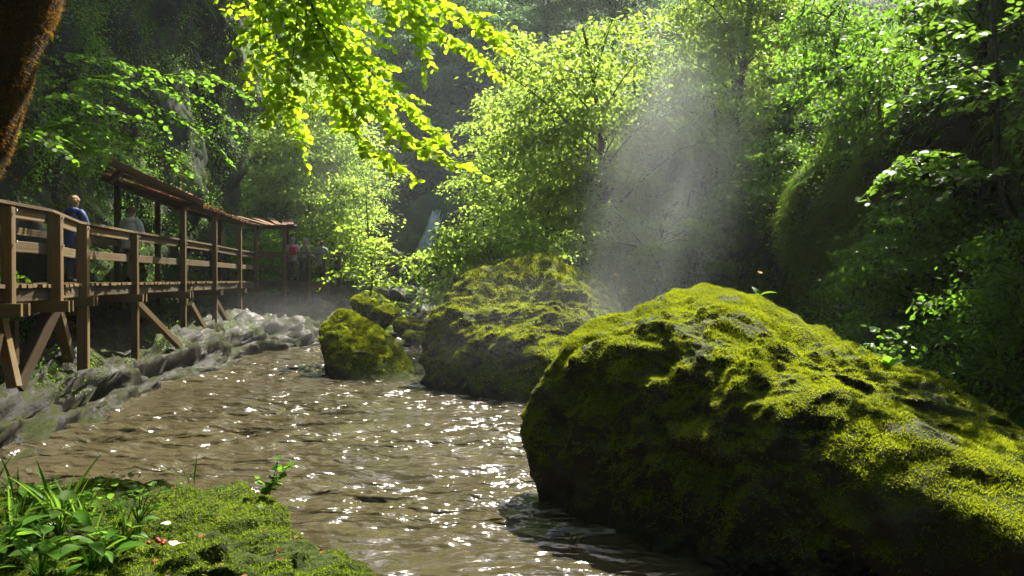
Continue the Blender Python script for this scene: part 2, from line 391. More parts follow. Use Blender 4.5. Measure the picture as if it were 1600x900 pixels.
# river
yw = [-30.0]
while yw[-1] < 46:
    y = yw[-1]; yw.append(y + (1.0 if y < 1 else max(.035, (y*.0065) if y < 30 else .3)))
yw = np.array(yw); xw = np.linspace(-9.5, 9, 300); X, Y = np.meshgrid(xw, yw, indexing='ij')
q = np.stack([X, Y, X*0], -1).reshape(-1, 3)
ang = .35*noise(q*.15 + 4)
warp = np.stack([fbm(q*.5 + 3, 2), fbm(q*.5 + 31, 2), X.ravel()*0], 1)*.5
wv = .075*(ridged((q + warp)*np.array([.55, 1.1, 1]), 2) - 1.0) + 0.042*(ridged((q + warp)*np.array([1.7, 2.6, 1]) + 7, 3) - 1.0)
calm = .45 + .55*np.clip(.6 + 1.1*noise(q*.22 + 2), 0, 1)
rap = np.clip((q[:, 1] - 21)/6, 0, 1)
wv = wv*calm*(1 + .8*rap) + np.interp(q[:, 1], [-30, 22, 26, 34, 46], [0, 0, .12, .55, 1.1])
gW = q.copy(); gW[:, 2] = wv
river = Geo().add(gW, grid_faces(len(xw), len(yw))).obj('river', M['water'])
tag(river, 'muddy brown river with sunlit ripples flowing through the gorge', 'river', kind='structure')

# ------------------------------------------------------------------ boulders
_bm = bmesh.new(); bmesh.ops.create_icosphere(_bm, subdivisions=7, radius=1); _bm.verts.ensure_lookup_table()
ICO7 = (np.array([v.co for v in _bm.verts]), np.array([[v.index for v in f.verts] for f in _bm.faces])); _bm.free()
_bm = bmesh.new(); bmesh.ops.create_icosphere(_bm, subdivisions=5, radius=1); _bm.verts.ensure_lookup_table()
ICO5 = (np.array([v.co for v in _bm.verts]), np.array([[v.index for v in f.verts] for f in _bm.faces])); _bm.free()
def hull_shape(pts, ico, p=18, amp=.1, freq=1.0, seed=0, ridge=.04, center=None):
    pts = np.array(pts, float); c = pts.mean(0) if center is None else np.array(center, float); bm = bmesh.new()
    for q in pts: bm.verts.new(q - c)
    r = bmesh.ops.convex_hull(bm, input=bm.verts); bm.normal_update()
    pl = [(np.array(f.normal), f.calc_center_median().dot(f.normal)) for f in bm.faces]; bm.free()
    nn = np.array([a for a, b in pl]); dd = np.array([b for a, b in pl]); sg = np.sign(dd); nn *= sg[:, None]; dd = np.maximum(np.abs(dd), .05)
    dirs, f = ico
    k = np.clip(dirs @ nn.T / dd, 0, None); r = 1/np.power((k**p).sum(1), 1/p)
    v = dirs*r[:, None] + c
    nrm = norm(dirs)
    v = v + nrm*(amp*fbm(v*freq + seed, 5, .55) + ridge*(ridged(v*freq*2.2 + seed + 5, 3) - 1))[:, None]
    return v, f
def boulder(name, pts, label, seed, ico=ICO7, amp=.12, freq=.9, n_moss=0, moss_len=.03, moss_w=.012, p=18, mat=None, mossmat=None, zmin=-.1, wfn=None, ridge=.04, keep_rock=None):
    v, f = hull_shape(pts, ico, p, amp, freq, seed, ridge)
    base = np.array([v[:, 0].mean(), v[:, 1].mean(), 0])
    e = empty(name, base, label, 'boulder')
    Geo().add(v - base, f).obj('rock', mat or M['boulder'], e)
    if n_moss:
        rng = np.random.default_rng(seed + 50)
        def wt(c, n):
            k = np.clip(n[:, 2]*1.7 + .02 + .9*fbm(c*1.2 + seed, 3), .015, 1.2)*np.clip((c[:, 2] - .08)/.45, 0, 1)*np.clip((fbm(c*2.1 + seed + 7, 3) + .58)*4, .08, 1)  # real moss, thinned on steep faces partly to darken the shaded front
            facing = ((c - np.array([0, 0, CAMZ]))*n).sum(1)/np.linalg.norm(c - np.array([0, 0, CAMZ]), axis=1) < .25
            return k*facing*(1 if wfn is None else wfn(c, n))
        pp, nn = sample_mesh(v, f, n_moss, rng, wt)
        d = norm(nn + rng.normal(size=nn.shape)*.55 + np.array([0, 0, .25]))
        tint = np.clip(.5 + .9*fbm(pp*2.5 + seed, 3) + rng.normal(size=len(pp))*.12, 0, 1)
        ln = moss_len*(.5 + rng.random(len(pp)))*(1 + .8*np.clip(fbm(pp*3 + 9, 2), -.5, 1))
        g = Geo(); blades(g, pp - base, d, ln, moss_w, .35, tint, 1, rng)
        mo = g.obj('moss', mossmat or M['moss_blade'], e); mo['kind'] = 'stuff'
    return e, v, f

big_pts = [P(885, 510, 8.6), P(945, 487, 9), P(1030, 452, 9.2), P(1085, 432, 9.3), P(1140, 446, 9.3), P(1215, 500, 9.0), P(1330, 545, 8.2), P(1410, 558, 7.7), P(1480, 603, 7), P(1600, 690, 6.1), P(1800, 850, 5.2),
           P(806, 640, 8.3), P(808, 680, 8.1), P(845, 570, 8.4), (.45, 8.1, -.6), (1.15, 6.45, -.6), (2.2, 5.9, -.6), (3.2, 5.4, -.6), (4.2, 4.2, -.6),
           P(880, 540, 7.9), P(1040, 525, 7.2), P(1200, 565, 6.4), P(1390, 640, 5.6), P(1490, 735, 5.0), P(1600, 850, 4.4), (4.2, 3.9, .5),
           (1.0, 9.8, -.6), (3, 10.8, -.6), (5.6, 8.6, -.6), (5.8, 5, -.6)]
big, bigv, bigf = boulder('moss_boulder', big_pts, 'huge moss covered boulder in the right foreground with a black shaded face', 1, amp=.13, n_moss=230000, moss_len=.026, moss_w=.0075, p=40, freq=1.0, ridge=.085)
mid_pts = [(-2.15, 16.2, -.4), P(640, 560, 16.6), P(655, 500, 17.2), P(682, 455, 17.8), P(765, 420, 18.5), P(832, 382, 19.2), P(905, 408, 20), P(990, 465, 21), (.2, 13.8, -.4), (2, 13.6, -.4), (4, 16, -.3), (4.5, 20, -.3), (-1, 20.5, -.3),
           P(735, 520, 15.7), P(860, 555, 14.4), P(700, 560, 15.6), P(960, 510, 16)]
mid, midv, midf = boulder('moss_boulder', mid_pts, 'broad mossy boulder standing in the river behind the huge one', 2, amp=.20, n_moss=70000, moss_len=.06, moss_w=.022, freq=.9, ridge=.11)
left_pts = [P(498, 510, 18.7), P(512, 484, 19), P(532, 478, 19.2), P(562, 492, 19.4), P(612, 528, 18.9), P(643, 578, 18), (-4.2, 18.3, -.4), (-3.3, 17.1, -.4), (-2.15, 17.2, -.4), (-4.5, 20, -.3), (-2.2, 19.6, -.3), P(515, 560, 18.0)]
boulder('moss_boulder', left_pts, 'leaning wedge shaped boulder with mossy top, left of the broad one', 3, amp=.10, n_moss=25000, moss_len=.055, moss_w=.02, p=26, freq=1.1, wfn=lambda c, n: np.clip(n[:, 2]*2 + .1, 0.02, 1))
def blob_pts(c, r, seed, n=14):
    rng = np.random.default_rng(seed); d = norm(rng.normal(size=(n, 3))); return np.array(c) + d*np.array(r)*(.8 + .4*rng.random((n, 1)))
for k, (c, r, lab, nm) in enumerate([
    (P(585, 490, 24), (.85, .8, .95), 'rounded mossy rock with sapling, right behind the leaning wedge boulder', 15000),
    (P(638, 515, 26), (.75, .7, .55), 'small round boulder with mossy cap between the two mid-river boulders', 6000),
    (P(603, 528, 25), (.38, .3, .22), 'small grey stone at the rapid beside the round capped boulder', 0),
    (P(652, 528, 23), (.5, .4, .25), 'low mossy stone touching the broad boulder at the rapid', 3000),
    (P(455, 520, 27.5), (.9, .8, .5), 'wet pale rock below the far end of the walkway', 0),
    (P(495, 522, 27), (.7, .6, .55), 'wet angular rock between the far walkway post and the wedge boulder', 0)]):
    boulder('river_boulder', blob_pts(c, r, 20 + k), lab, 20 + k, ICO5, .08, 1.6, nm, .05, .02, 16, mat=M['boulder'] if nm else M['wet_stone'])
for k, (px, py, d, r) in enumerate([(1150, 888, 5.75, .14), (1205, 893, 5.6, .12), (1330, 896, 5.35, .24)]):
    boulder('wet_rock', blob_pts(P(px, py, d), (r*1.4, r, r*.8), 40 + k), ['knobbly wet stone at the foot of the huge boulder, leftmost', 'knobbly wet stone at the foot of the huge boulder, middle of three', 'flat dark stone at the foot of the huge boulder, rightmost'][k], 40 + k, ICO5, .05, 5, 0, mat=M['wet_stone'])

# foreground rock
fg_pts = [P(0, 775, 4.1), P(-200, 790, 4.0), P(150, 742, 4.35), P(215, 728, 4.5), P(330, 742, 4.3), P(420, 775, 4.0), P(500, 832, 3.5), P(600, 892, 3.1), P(660, 960, 2.7), P(640, 1100, 2.2), P(300, 1050, 2.0), P(-100, 1050, 2.0), P(-500, 1000, 2.4), (-4, 3.6, 1.0),
          (-4, 4.6, -.5), (-2, 4.7, -.5), (-.6, 3.9, -.5), (-.1, 2.6, -.5), (-.1, 1.2, -.5), (-4, 1.2, -.5)]
fg, fgv, fgf = boulder('foreground_rock', fg_pts, 'low mossy rock with leafy plants in the lower left foreground', 5, amp=.085, freq=2.3, n_moss=0, p=24, mat=M['fore_rock'], ridge=.05)
_rng = np.random.default_rng(77)
def fgw(c, n):
    bare = fbm(c*2.4 + 5, 3)
    return np.clip((bare + .34)*5, .05, 1)*(c[:, 2] > .2)*np.clip(n[:, 2] + .5, 0, 1)*(c[:, 1] > 1.9)
pp, nn = sample_mesh(fgv, fgf, 170000, _rng, fgw)
tint = np.clip(.42 + 1.0*fbm(pp*3.2, 3) + _rng.normal(size=len(pp))*.12, 0, 1)
g = Geo(); blades(g, pp - np.array(fg.location), norm(nn + _rng.normal(size=nn.shape)*.55), .018*(.5 + _rng.random(len(pp))), .0045, .3, tint, 1, _rng)
mo = g.obj('moss', M['moss_near'], fg); mo['kind'] = 'stuff'

# ------------------------------------------------------------------ timber walkway
def box_mesh(name, mat, chamfer=.06):
    """unit beam: length 1 on x (0..1), section 1x1 centred, chamfered long edges"""
    c = chamfer; sec = [(.5 - c, -.5), (.5, -.5 + c), (.5, .5 - c), (.5 - c, .5), (-.5 + c, .5), (-.5, .5 - c), (-.5, -.5 + c), (-.5 + c, -.5)]
    v = [(0, a, b) for a, b in sec] + [(1, a, b) for a, b in sec] + [(0, 0, 0), (1, 0, 0)]; f = []
    for j in range(8):
        k = (j + 1) % 8; f += [(j, k, 8 + k), (j, 8 + k, 8 + j), (16, k, j), (17, 8 + j, 8 + k)]
    return Geo().add(v, f).mesh(name, mat, False)
BOLT = box_mesh('bolt', M['metal']); BEAM = box_mesh('beam', M['wood']); BEAM_D = box_mesh('beam_dark', M['wood_dark']); BOARD = box_mesh('board', M['roof'], .02); PLANK = box_mesh('plank', M['wood'], .03)
def beam(name, a, b, wid, hgt, parent, me=None, roll=0.0):
    a, b = np.array(a, float), np.array(b, float); o = link(name, me or BEAM, parent); L = np.linalg.norm(b - a)
    x = (b - a)/L; up = np.array([0, 0, 1.0])
    if abs(x[2]) > .95: up = np.array([math.cos(roll), math.sin(roll), 0])
    y = norm(np.cross(up, x)); z = np.cross(x, y)
    mtx = Matrix(((x[0]*L, y[0]*wid, z[0]*hgt, a[0]), (x[1]*L, y[1]*wid, z[1]*hgt, a[1]), (x[2]*L, y[2]*wid, z[2]*hgt, a[2]), (0, 0, 0, 1)))
    base = np.array(parent.location) if parent.type == 'EMPTY' else np.zeros(3)
    mtx.translation = Vector(a - base); o.matrix_local = mtx
    return o
ZD = 2.13
walk = empty('timber_walkway', (0, 0, 0), 'roofed timber walkway with handrails on posts above the wet rock bank', 'walkway')
dks = {0: 10.1, 75: 11.4, 120: 13.75, 203: 16.5, 280: 19.8, 330: 22.9, 370: 27.0, 397: 29.4, 445: 29.7, 480: 29.8, 503: 31.0, 527: 32.8}
posts = [(px, np.array([(px - 800)/F*d, d])) for px, d in dks.items()]
path = [np.array([-6.0, 7.6])] + [p for _, p in posts] + [np.array([-6.6, 35.5]), np.array([-5.6, 38.0])]
path = np.array(path)
def offset_path(p, off):
    t = norm(np.gradient(p, axis=0)); nl = np.stack([-t[:, 1], t[:, 0]], 1); return p + nl*off
inner = offset_path(path, 1.45)
# planks: divide the walkway by arc length
L = np.concatenate([[0], np.cumsum(np.linalg.norm(np.diff(path, axis=0), axis=1))]); npl = int(L[-1]/.17)
rr = random.Random(5)
for k in range(npl):
    s = (k + .5)*.17; a = np.array([np.interp(s, L, path[:, j]) for j in (0, 1)]); b = np.array([np.interp(s, L, inner[:, j]) for j in (0, 1)])
    out_ = norm(a - b); a2 = a + out_*(.10 + rr.uniform(-.03, .03)); b2 = b - out_*.08
    beam('plank', (*a2, ZD - .025 + rr.uniform(-.006, .006)), (*b2, ZD - .025 + rr.uniform(-.006, .006)), .155, .05, walk, PLANK)
for side, ln in ((path, -.12), (inner, .1)):        # long stringers under the planks
    off = offset_path(side, -.0 if ln < 0 else 0)
    for i in range(len(side) - 1):
        beam('stringer', (*side[i], ZD - .145), (*(side[i+1] + (side[i+1]-side[i])*.01), ZD - .145), .09, .18, walk, BEAM_D)
def gz(x, y):   # height of the left bank under a point
    i = np.argmin(np.abs(ysL - y)); r = gL[i]; j = np.argmin(np.abs(r[:KB + 15, 0] - x)); return r[j, 2]
RH = 1.05
tops = {280: 4.02, 330: 4.05, 370: 4.08, 397: 4.10, 445: 4.12}
wid = {75: .17, 120: .17}
def seg_dir(i): return norm(path[min(i + 1, len(path)-1)] - path[max(i - 1, 0)])
for i, (px, xy) in enumerate(posts):
    dv = seg_dir(i + 1); roll = math.atan2(dv[1], dv[0]); outn = np.array([dv[1], -dv[0]])
    po = xy + outn*.10; zt = tops.get(px, ZD + RH - .06); zb = gz(*po) - .12
    if px in (0, 75): zb = ZD - .35
    if px == 480: zb = 1.35
    beam('post', (*po, zb), (*po, zt), wid.get(px, .13), wid.get(px, .13), walk, BEAM, roll)
    # joist pair that carries the deck and pokes out below it
    for s in (-.11, .11):
        c = xy + dv*s; beam('joist', (*(c + outn*.30), ZD - .32), (*(c - outn*1.6), ZD - .32), .06, .16, walk, BEAM)
    for zz in (ZD + RH - .1, ZD + .55):
        q = po + outn*.09; beam('bolt', (*q, zz), (*(q + outn*.02), zz), .03, .03, walk, BOLT)
    ip = inner[i + 1]
    if px <= 445 and px not in (370,):
        beam('inner_post', (*ip, gz(*ip) - .2 if gz(*ip) < 2 else 1.6), (*ip, 4.75 if px in tops else ZD + RH - .1), .13, .13, walk, BEAM_D, roll)
pts = [path[0]] + [p for _, p in posts] + [path[-2], path[-1]]
for i in range(len(pts) - 1):
    a, b = pts[i], pts[i + 1]; e = norm(b - a)*.0
    far = i >= 9
    beam('handrail', (*a, ZD + RH), (*(b + e), ZD + RH), .15, .045, walk, BEAM)
    if not far:
        beam('upper_rail', (*a, ZD + RH - .105), (*b, ZD + RH - .105), .045, .15, walk, BEAM)
        beam('middle_rail', (*a, ZD + .50), (*b, ZD + .50), .045, .15, walk, BEAM)
    else:
        beam('middle_rail', (*a, ZD + .62), (*b, ZD + .62), .03, .04, walk, BEAM); beam('lower_rail', (*a, ZD + .32), (*b, ZD + .36), .03, .04, walk, BEAM)
for i in range(5):      # inner rail at the near end
    a, b = inner[i], inner[i + 1]
    beam('inner_rail', (*a, ZD + .95), (*b, ZD + .95), .05, .14, walk, BEAM)
# braces below the deck
def B(a, b, w_=.13, h_=.13, me=None): beam('brace', a, b, w_, h_, walk, me or BEAM)
B(P(92, 462, 12.6), P(22, 606, 11.6), .2, .2, BEAM_D); B(P(86, 470, 12.9), P(108, 562, 13.6), .16, .16)
B(P(207, 466, 16.6), P(280, 541, 18.6)); B(P(297, 474, 20.6), P(328, 530, 21.7)); B(P(335, 467, 23), P(366, 522, 24.2)); B(P(468, 465, 30), P(448, 510, 30.3), .1, .1, BEAM_D)
lp = P(2, 488, 10.8)
beam('landing_beam', lp + np.array([-1.0, -.3, 0]), P(31, 489, 10.9), .13, .13, walk); beam('landing_beam', lp + np.array([-1.0, .1, .12]), P(22, 482, 11.2), .16, .06, walk)
B(P(0, 500, 10.7), P(22, 605, 10.6), .14, .14); B(P(21, 500, 11.1), P(22, 570, 11.2), .09, .09, BEAM_D); B(P(-6, 520, 10.4), P(-30, 640, 10.2), .13, .13)
# roof: boards laid across from the inner to the outer edge
roof_out = [np.array([*(posts[i][1]), 4.12 + .0*i]) for i in (4, 5, 6, 7, 8)]
ro = np.array([(*P(303, 318, 19.0)[:2], 4.00)] + [tuple(p) for p in roof_out] + [(*P(462, 353, 29.8)[:2], 4.17)])
ro2 = offset_path(ro[:, :2], -.22); ri2 = offset_path(ro[:, :2], 1.75)
ro3 = np.column_stack([ro2, np.interp(np.arange(len(ro)), [0, 2, 6], [4.05, 4.12, 4.20])]); ri3 = np.column_stack([ri2, np.interp(np.arange(len(ro)), [0, 2, 6], [4.85, 4.62, 4.5])])
roof_o = empty('roof', (0, 0, 0)); roof_o.parent = walk
LR = np.concatenate([[0], np.cumsum(np.linalg.norm(np.diff(ro3, axis=0), axis=1))])
nb = int(LR[-1]/.21)
for k in range(nb):
    s = (k + .5)*.21; a = np.array([np.interp(s, LR, ro3[:, j]) for j in range(3)]); b = np.array([np.interp(s, LR, ri3[:, j]) for j in range(3)])
    dz = rr.uniform(0, .02); a = a + norm(a - b)*rr.uniform(0, .08)
    bw = .205*max(1.0, float(np.linalg.norm(ri3[min(6, int(k/nb*7))] - ri3[max(0, int(k/nb*7) - 1)])/max(.1, np.linalg.norm(ro3[min(6, int(k/nb*7))] - ro3[max(0, int(k/nb*7)-1)])))) if False else .225
    beam('roof_board', a + np.array([0, 0, dz + (.022 if k % 2 else 0)]), b + np.array([0, 0, dz + (.022 if k % 2 else 0)]), bw, .035, roof_o, BOARD)
for i in range(len(ro3) - 1):
    up_ = np.array([0, 0, -.09])
    beam('purlin', ro3[i]*.92 + ri3[i]*.08 + up_, ro3[i+1]*.92 + ri3[i+1]*.08 + up_, .1, .13, roof_o, BEAM_D)
    beam('purlin', ri3[i]*.9 + ro3[i]*.1 + up_, ri3[i+1]*.9 + ro3[i+1]*.1 + up_, .1, .13, roof_o, BEAM_D)
for i in range(len(ro3)):
    beam('rafter', ro3[i] + np.array([0, 0, -.085]), ri3[i] + np.array([0, 0, -.085]), .08, .12, roof_o, BEAM_D)
beam('gable_board', ro3[0] + np.array([.02, -.06, -.03]), ri3[0] + np.array([0, -.06, -.03]), .04, .12, roof_o, BOARD)
# leaf litter and ferns grown on the roof
g = Geo(); _r = np.random.default_rng(12)
s = _r.random(2600)*LR[-1]*.75; u = _r.random(2600)
a = np.stack([np.interp(s, LR, ro3[:, j]) for j in range(3)], 1); b = np.stack([np.interp(s, LR, ri3[:, j]) for j in range(3)], 1); q = a*(1-u)[:, None] + b*u[:, None] + np.array([0, 0, .06])
leaves(g, q, _r.normal(size=(2600, 3))*np.array([1, 1, .3]), np.array([0, 0, 1.]) + _r.normal(size=(2600, 3))*.5, .09, _r.random(2600))
o = g.obj('leaf_litter', M['litter'], roof_o); o['kind'] = 'stuff'

# ------------------------------------------------------------------ foliage generators
def spray_system(polys, rng, leaf, side_len, spacing, twig_gap, droop=.25, flat=.5, wid=1.0, start=.1, planar=.6):
    """leafy twigs along given limbs. returns leaf pos, dir, normal, size and the twig geometry"""
    pos, dr, nr, sz = [], [], [], []; g = Geo()
    for pts, r0 in polys:
        c = curve(pts, 22); tube(g, c, np.linspace(r0, r0*.3, len(c)), 5)
        Ls = np.concatenate([[0], np.cumsum(np.linalg.norm(np.diff(c, axis=0), axis=1))]); tg = norm(np.gradient(c, axis=0))
        s = Ls[-1]*start; sgn = 1
        while s <= Ls[-1]:
            p0 = np.array([np.interp(s, Ls, c[:, k]) for k in range(3)]); t0 = norm(np.array([np.interp(s, Ls, tg[:, k]) for k in range(3)]))
            sd = norm(np.cross(t0, np.array([0, 0, 1.0])) + 1e-6); frac = s/Ls[-1]
            ln = side_len*(1.0 - .55*frac)*rng.uniform(.6, 1.2)
            d = norm(t0*.75 + sd*sgn*planar*rng.uniform(.7, 1.4) + rng.normal(size=3)*.16)
            if s + spacing*2 > Ls[-1]: d = t0
            m_ = max(3, int(ln/spacing)); k = np.arange(m_)/m_
            tw = p0 + d*(k*ln)[:, None] + np.array([0, 0, -1.0])*(droop*ln*k*k)[:, None] + rng.normal(size=(m_, 3))*.006
            if m_ > 2: tube(g, tw[::max(1, m_//3)] if m_ > 6 else tw, np.linspace(max(.0022, r0*.25), .0012, len(tw[::max(1, m_//3)] if m_ > 6 else tw)), 3, False)
            sd2 = norm(np.cross(d, np.array([0, 0, 1.0])) + 1e-6)
            for j in range(m_):
                for sg in ((1, -1) if j == m_ - 1 else ((1 if j % 2 else -1),)):
                    pos.append(tw[j]); dr.append(norm(d*.6 + sd2*sg*.8 + rng.normal(size=3)*.25 - np.array([0, 0, .2])))
                    nr.append(norm(np.array([0, 0, 1.0]) + rng.normal(size=3)*flat)); sz.append(leaf*rng.uniform(.65, 1.15))
            s += twig_gap*rng.uniform(.6, 1.4); sgn = -sgn
    return np.array(pos), np.array(dr), np.array(nr), np.array(sz), g

def leafy_thing(name, base, polys, label, cat, mat, rng, leaf, side_len, spacing, twig_gap, n_parts=0, bark=None, tpl=LEAF_NEAR, extra=None, **kw):
    e = empty(name, base, label, cat); base = np.array(base, float)
    pos, dr, nr, sz, g = spray_system([(np.asarray(p) - base, r) for p, r in polys], rng, leaf, side_len, spacing, twig_gap, **kw)
    if extra is not None:
        for p_, r_ in extra: tube(g, np.asarray(p_) - base, r_, 8)
    g.obj('branch', bark or M['bark'], e)
    tint = np.clip(rng.normal(.5, .25, len(pos)), 0, 1)
    order = np.arange(len(pos))
    wp = pos + base; px = 800 + F*wp[:, 0]/np.maximum(wp[:, 1], .1); py = 436 - F*(wp[:, 2] - CAMZ)/np.maximum(wp[:, 1], .1)
    vis = (px > 0) & (px < 1600) & (py > 0) & (py < 900) & (wp[:, 1] > .3)
    if n_parts:
        score = np.where(vis, sz/np.maximum(wp[:, 1], .1), -1) ; top = np.argsort(-score)[:n_parts]; top = top[score[top] > 0]
        lm = Geo().add(tpl[0], tpl[1]).mesh('leaf', mat)
        T, Bv, Nv = frames(dr, nr)
        for i in top:
            o = link('leaf', lm, e); s_ = sz[i]
            o.matrix_local = Matrix(((T[i, 0]*s_, Bv[i, 0]*s_, Nv[i, 0]*s_, pos[i, 0]), (T[i, 1]*s_, Bv[i, 1]*s_, Nv[i, 1]*s_, pos[i, 1]), (T[i, 2]*s_, Bv[i, 2]*s_, Nv[i, 2]*s_, pos[i, 2]), (0, 0, 0, 1)))
        order = np.setdiff1d(order, top)
    if len(order):
        g2 = Geo(); leaves(g2, pos[order], dr[order], nr[order], sz[order], tint[order], tpl)
        o = g2.obj('foliage', mat, e); o['kind'] = 'stuff'
    return e

# ---- trees ---------------------------------------------------------------
def tree_meshes(seed, H, R, ncl, lpc, leaf, lean=(0, 0), base_frac=.28, trunk_r=.16, mat=None, disc=.75, fork=True):
    rng = np.random.default_rng(seed); tg = Geo(); lg = Geo()
    n = 12; s = np.linspace(0, 1, n); tr = np.stack([lean[0]*s**1.5 + .18*np.sin(s*5 + seed)*s, lean[1]*s**1.5 + .18*np.cos(s*4 + seed)*s, H*.93*s], 1)
    tube(tg, tr, trunk_r*(1 - .85*s) + .01, 8)
    cc = np.array([lean[0]*.6, lean[1]*.6, H*(base_frac + 1)/2]); rad = np.array([R, R, H*(1 - base_frac)/2])
    d = norm(rng.normal(size=(ncl, 3))); r = rng.random(ncl)**.42
    c = cc + d*rad*r[:, None]*(1 + .35*noise(d*2.2 + seed)[:, None])
    main = rng.choice(ncl, max(10, ncl//7), replace=False); mp = []
    for i in main:
        z0 = np.clip((c[i, 2] - .35*np.linalg.norm(c[i, :2] - cc[:2]))*rng.uniform(.75, .95), H*.15, H*.88); f = z0/(H*.93); a = np.array([np.interp(f, s, tr[:, k]) for k in range(3)])
        midp = a*.5 + c[i]*.5 + np.array([0, 0, .12*R]) + rng.normal(size=3)*.15; q = curve([a, midp, c[i]], 7)
        tube(tg, q, np.linspace(trunk_r*.34*(1.1 - f*.7), .012, 7), 5); mp.append(q)
    mpts = np.vstack([q[3:] for q in mp])
    for i in range(ncl):
        k = np.argmin(np.linalg.norm(mpts - c[i], axis=1)); 
        if np.linalg.norm(mpts[k] - c[i]) > .15: tube(tg, [mpts[k], (mpts[k] + c[i])/2 + rng.normal(size=3)*.08, c[i]], [.014, .010, .005], 3, False)
    nL_ = ncl*lpc; ci = np.repeat(np.arange(ncl), lpc); out = norm((c - cc)/rad)[ci]
    sc = rng.uniform(.6, 1.25, ncl)[ci][:, None]*disc
    off = rng.normal(size=(nL_, 3))*np.array([.55, .55, .16])*sc; rad2 = (off[:, :2]**2).sum(1)
    off[:, 2] -= .22*rad2/disc; off[:, 2] -= .25*(off[:, :2]*out[:, :2]).sum(1)
    pos = c[ci] + off
    dr = np.column_stack([off[:, :2], -.3*np.ones(nL_)]) + rng.normal(size=(nL_, 3))*.4
    nm = np.array([0, 0, 1.0]) + .4*out + rng.normal(size=(nL_, 3))*.55
    tint = np.clip(.45 + .25*rng.normal(size=ncl)[ci] + .15*rng.normal(size=nL_), 0, 1)
    leaves(lg, pos, dr, nm, leaf*rng.uniform(.7, 1.25, nL_), tint)
    return tg.mesh('trunk', M['bark']), lg.mesh('crown', mat or M['leaf_tree'])
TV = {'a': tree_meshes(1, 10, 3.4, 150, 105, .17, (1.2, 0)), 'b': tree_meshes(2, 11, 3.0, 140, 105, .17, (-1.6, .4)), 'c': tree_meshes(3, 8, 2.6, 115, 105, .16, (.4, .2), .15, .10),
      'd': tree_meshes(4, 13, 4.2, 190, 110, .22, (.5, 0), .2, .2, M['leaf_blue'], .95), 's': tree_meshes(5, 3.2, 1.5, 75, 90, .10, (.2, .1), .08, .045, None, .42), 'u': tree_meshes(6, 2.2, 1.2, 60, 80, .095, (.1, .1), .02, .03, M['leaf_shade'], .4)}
TV['l'] = tree_meshes(10, 9.5, 4.2, 210, 110, .2, (6.2, .4), .15, .2, M['leaf_tree'], .95)  # lean set so the added unseen crowns shade the left cliff
TV['p'] = tree_meshes(11, 3.2, 1.5, 70, 80, .11, (.2, .1), .08, .04, M['leaf_lit_tint'], .42)
TV['t'] = tree_meshes(7, 17, 4.6, 230, 110, .2, (.8, 0), .56, .28, M['leaf_tree'], .95)  # high crown for the unseen shade trees added by the camera
TV['e'] = tree_meshes(8, 10, 3.4, 140, 100, .17, (1.0, .3), .2, .09, M['leaf_lit_tint'])
TV['f'] = tree_meshes(9, 8, 2.8, 120, 100, .16, (-.6, .2), .1, .07, M['leaf_lit_tint'])
def tree(var, loc, rz, sc, label, name='tree', cat='tree', group=None, mat=None):
    e = empty(name, loc, label, cat, group); e.rotation_euler = (0, 0, rz); e.scale = (sc, sc, sc) if np.isscalar(sc) else sc
    for me, nm in zip(TV[var], ('trunk', 'crown')): link(nm, me, e)
    return e
T = [
    ('a', (3.5, 25.5, .4), 3.3, 1.0, 'forked tree with thick bare limbs behind the mist right of centre'),
    ('e', (1.2, 31, .6), .5, 1.05, 'leafy tree standing behind the forked tree, towards the waterfall'),
    ('c', (4.9, 26.5, 1.2), 1.2, .95, 'low spreading tree in the mist beside the right cliff'),
    ('b', (7.6, 27.5, 5.2), 2.2, .9, 'tree with dark upright trunk high on the right slope'),
    ('a', (5.6, 33, 2.0), 4.0, 1.05, 'tree on the right slope behind the misty spreading tree'),
    ('f', (2.9, 22.8, .6), 2.9, .42, 'small dense tree behind the crest of the broad boulder'),
    ('e', (-10.0, 37.5, 1.8), 1.0, 1.0, 'pale sunlit tree right behind the far end of the roofed walkway'),
    ('e', (-9.2, 40.5, 1.6), 2.0, 1.0, 'pale sunlit tree left of the waterfall, with thin leaning stems'),
    ('f', (-8.3, 35.5, 1.4), 4.0, .9, 'bushy bright tree over the heads of the far walkers'),
    ('d', (-12.6, 44, 3.5), .7, .95, 'tall bright tree rising beside the left cliff edge'),
    ('d', (-7.0, 57, 9.5), 2.4, .95, 'hazy blue green tree on the far hillside above the waterfall'),
    ('d', (-1.6, 56, 8.5), 3.6, .9, 'hazy dark tree right of the waterfall on the far hillside'),
    ('d', (4.5, 50, 4.5), 5.0, 1.05, 'tall hazy tree behind the forked tree at the top of the picture'),
    ('d', (-15, 58, 10), 1.9, 1.0, 'hazy tree on the far hillside above the left cliff edge'),
    ('d', (11, 46, 7.5), 5.7, .95, 'tall tree at the far end of the right slope'),
    ('b', (9.6, 34, 7.5), 5.0, .95, 'tree leaning over the right slope below the top edge of the picture'),
    ('d', (1.0, 64, 15), .2, 1.0, 'farthest hazy tree high on the hillside'),
    ('e', (.3, 38, 1.0), 5.5, 1.0, 'leafy tree right of the waterfall with drooping boughs'),
    ('d', (-5.4, 53, 4.5), 2.9, .9, 'dark hazy tree directly above the waterfall'),
    ('d', (-3.4, 61, 12), .9, .95, 'dark hazy tree in the gap above the waterfall'),
    ('d', (-11, 70, 22), 4.2, 1.0, 'faint hazy tree on the skyline'),
    ('d', (-3.5, 72, 23), 5.2, 1.0, 'faint hazy tree on the skyline right of the sky gap'),
    ('d', (9, 66, 18), 1.2, 1.1, 'faint hazy tree high up right of centre'),
]
for v_, loc, rz, s_, lab in T: tree(v_, loc, rz, s_, lab)
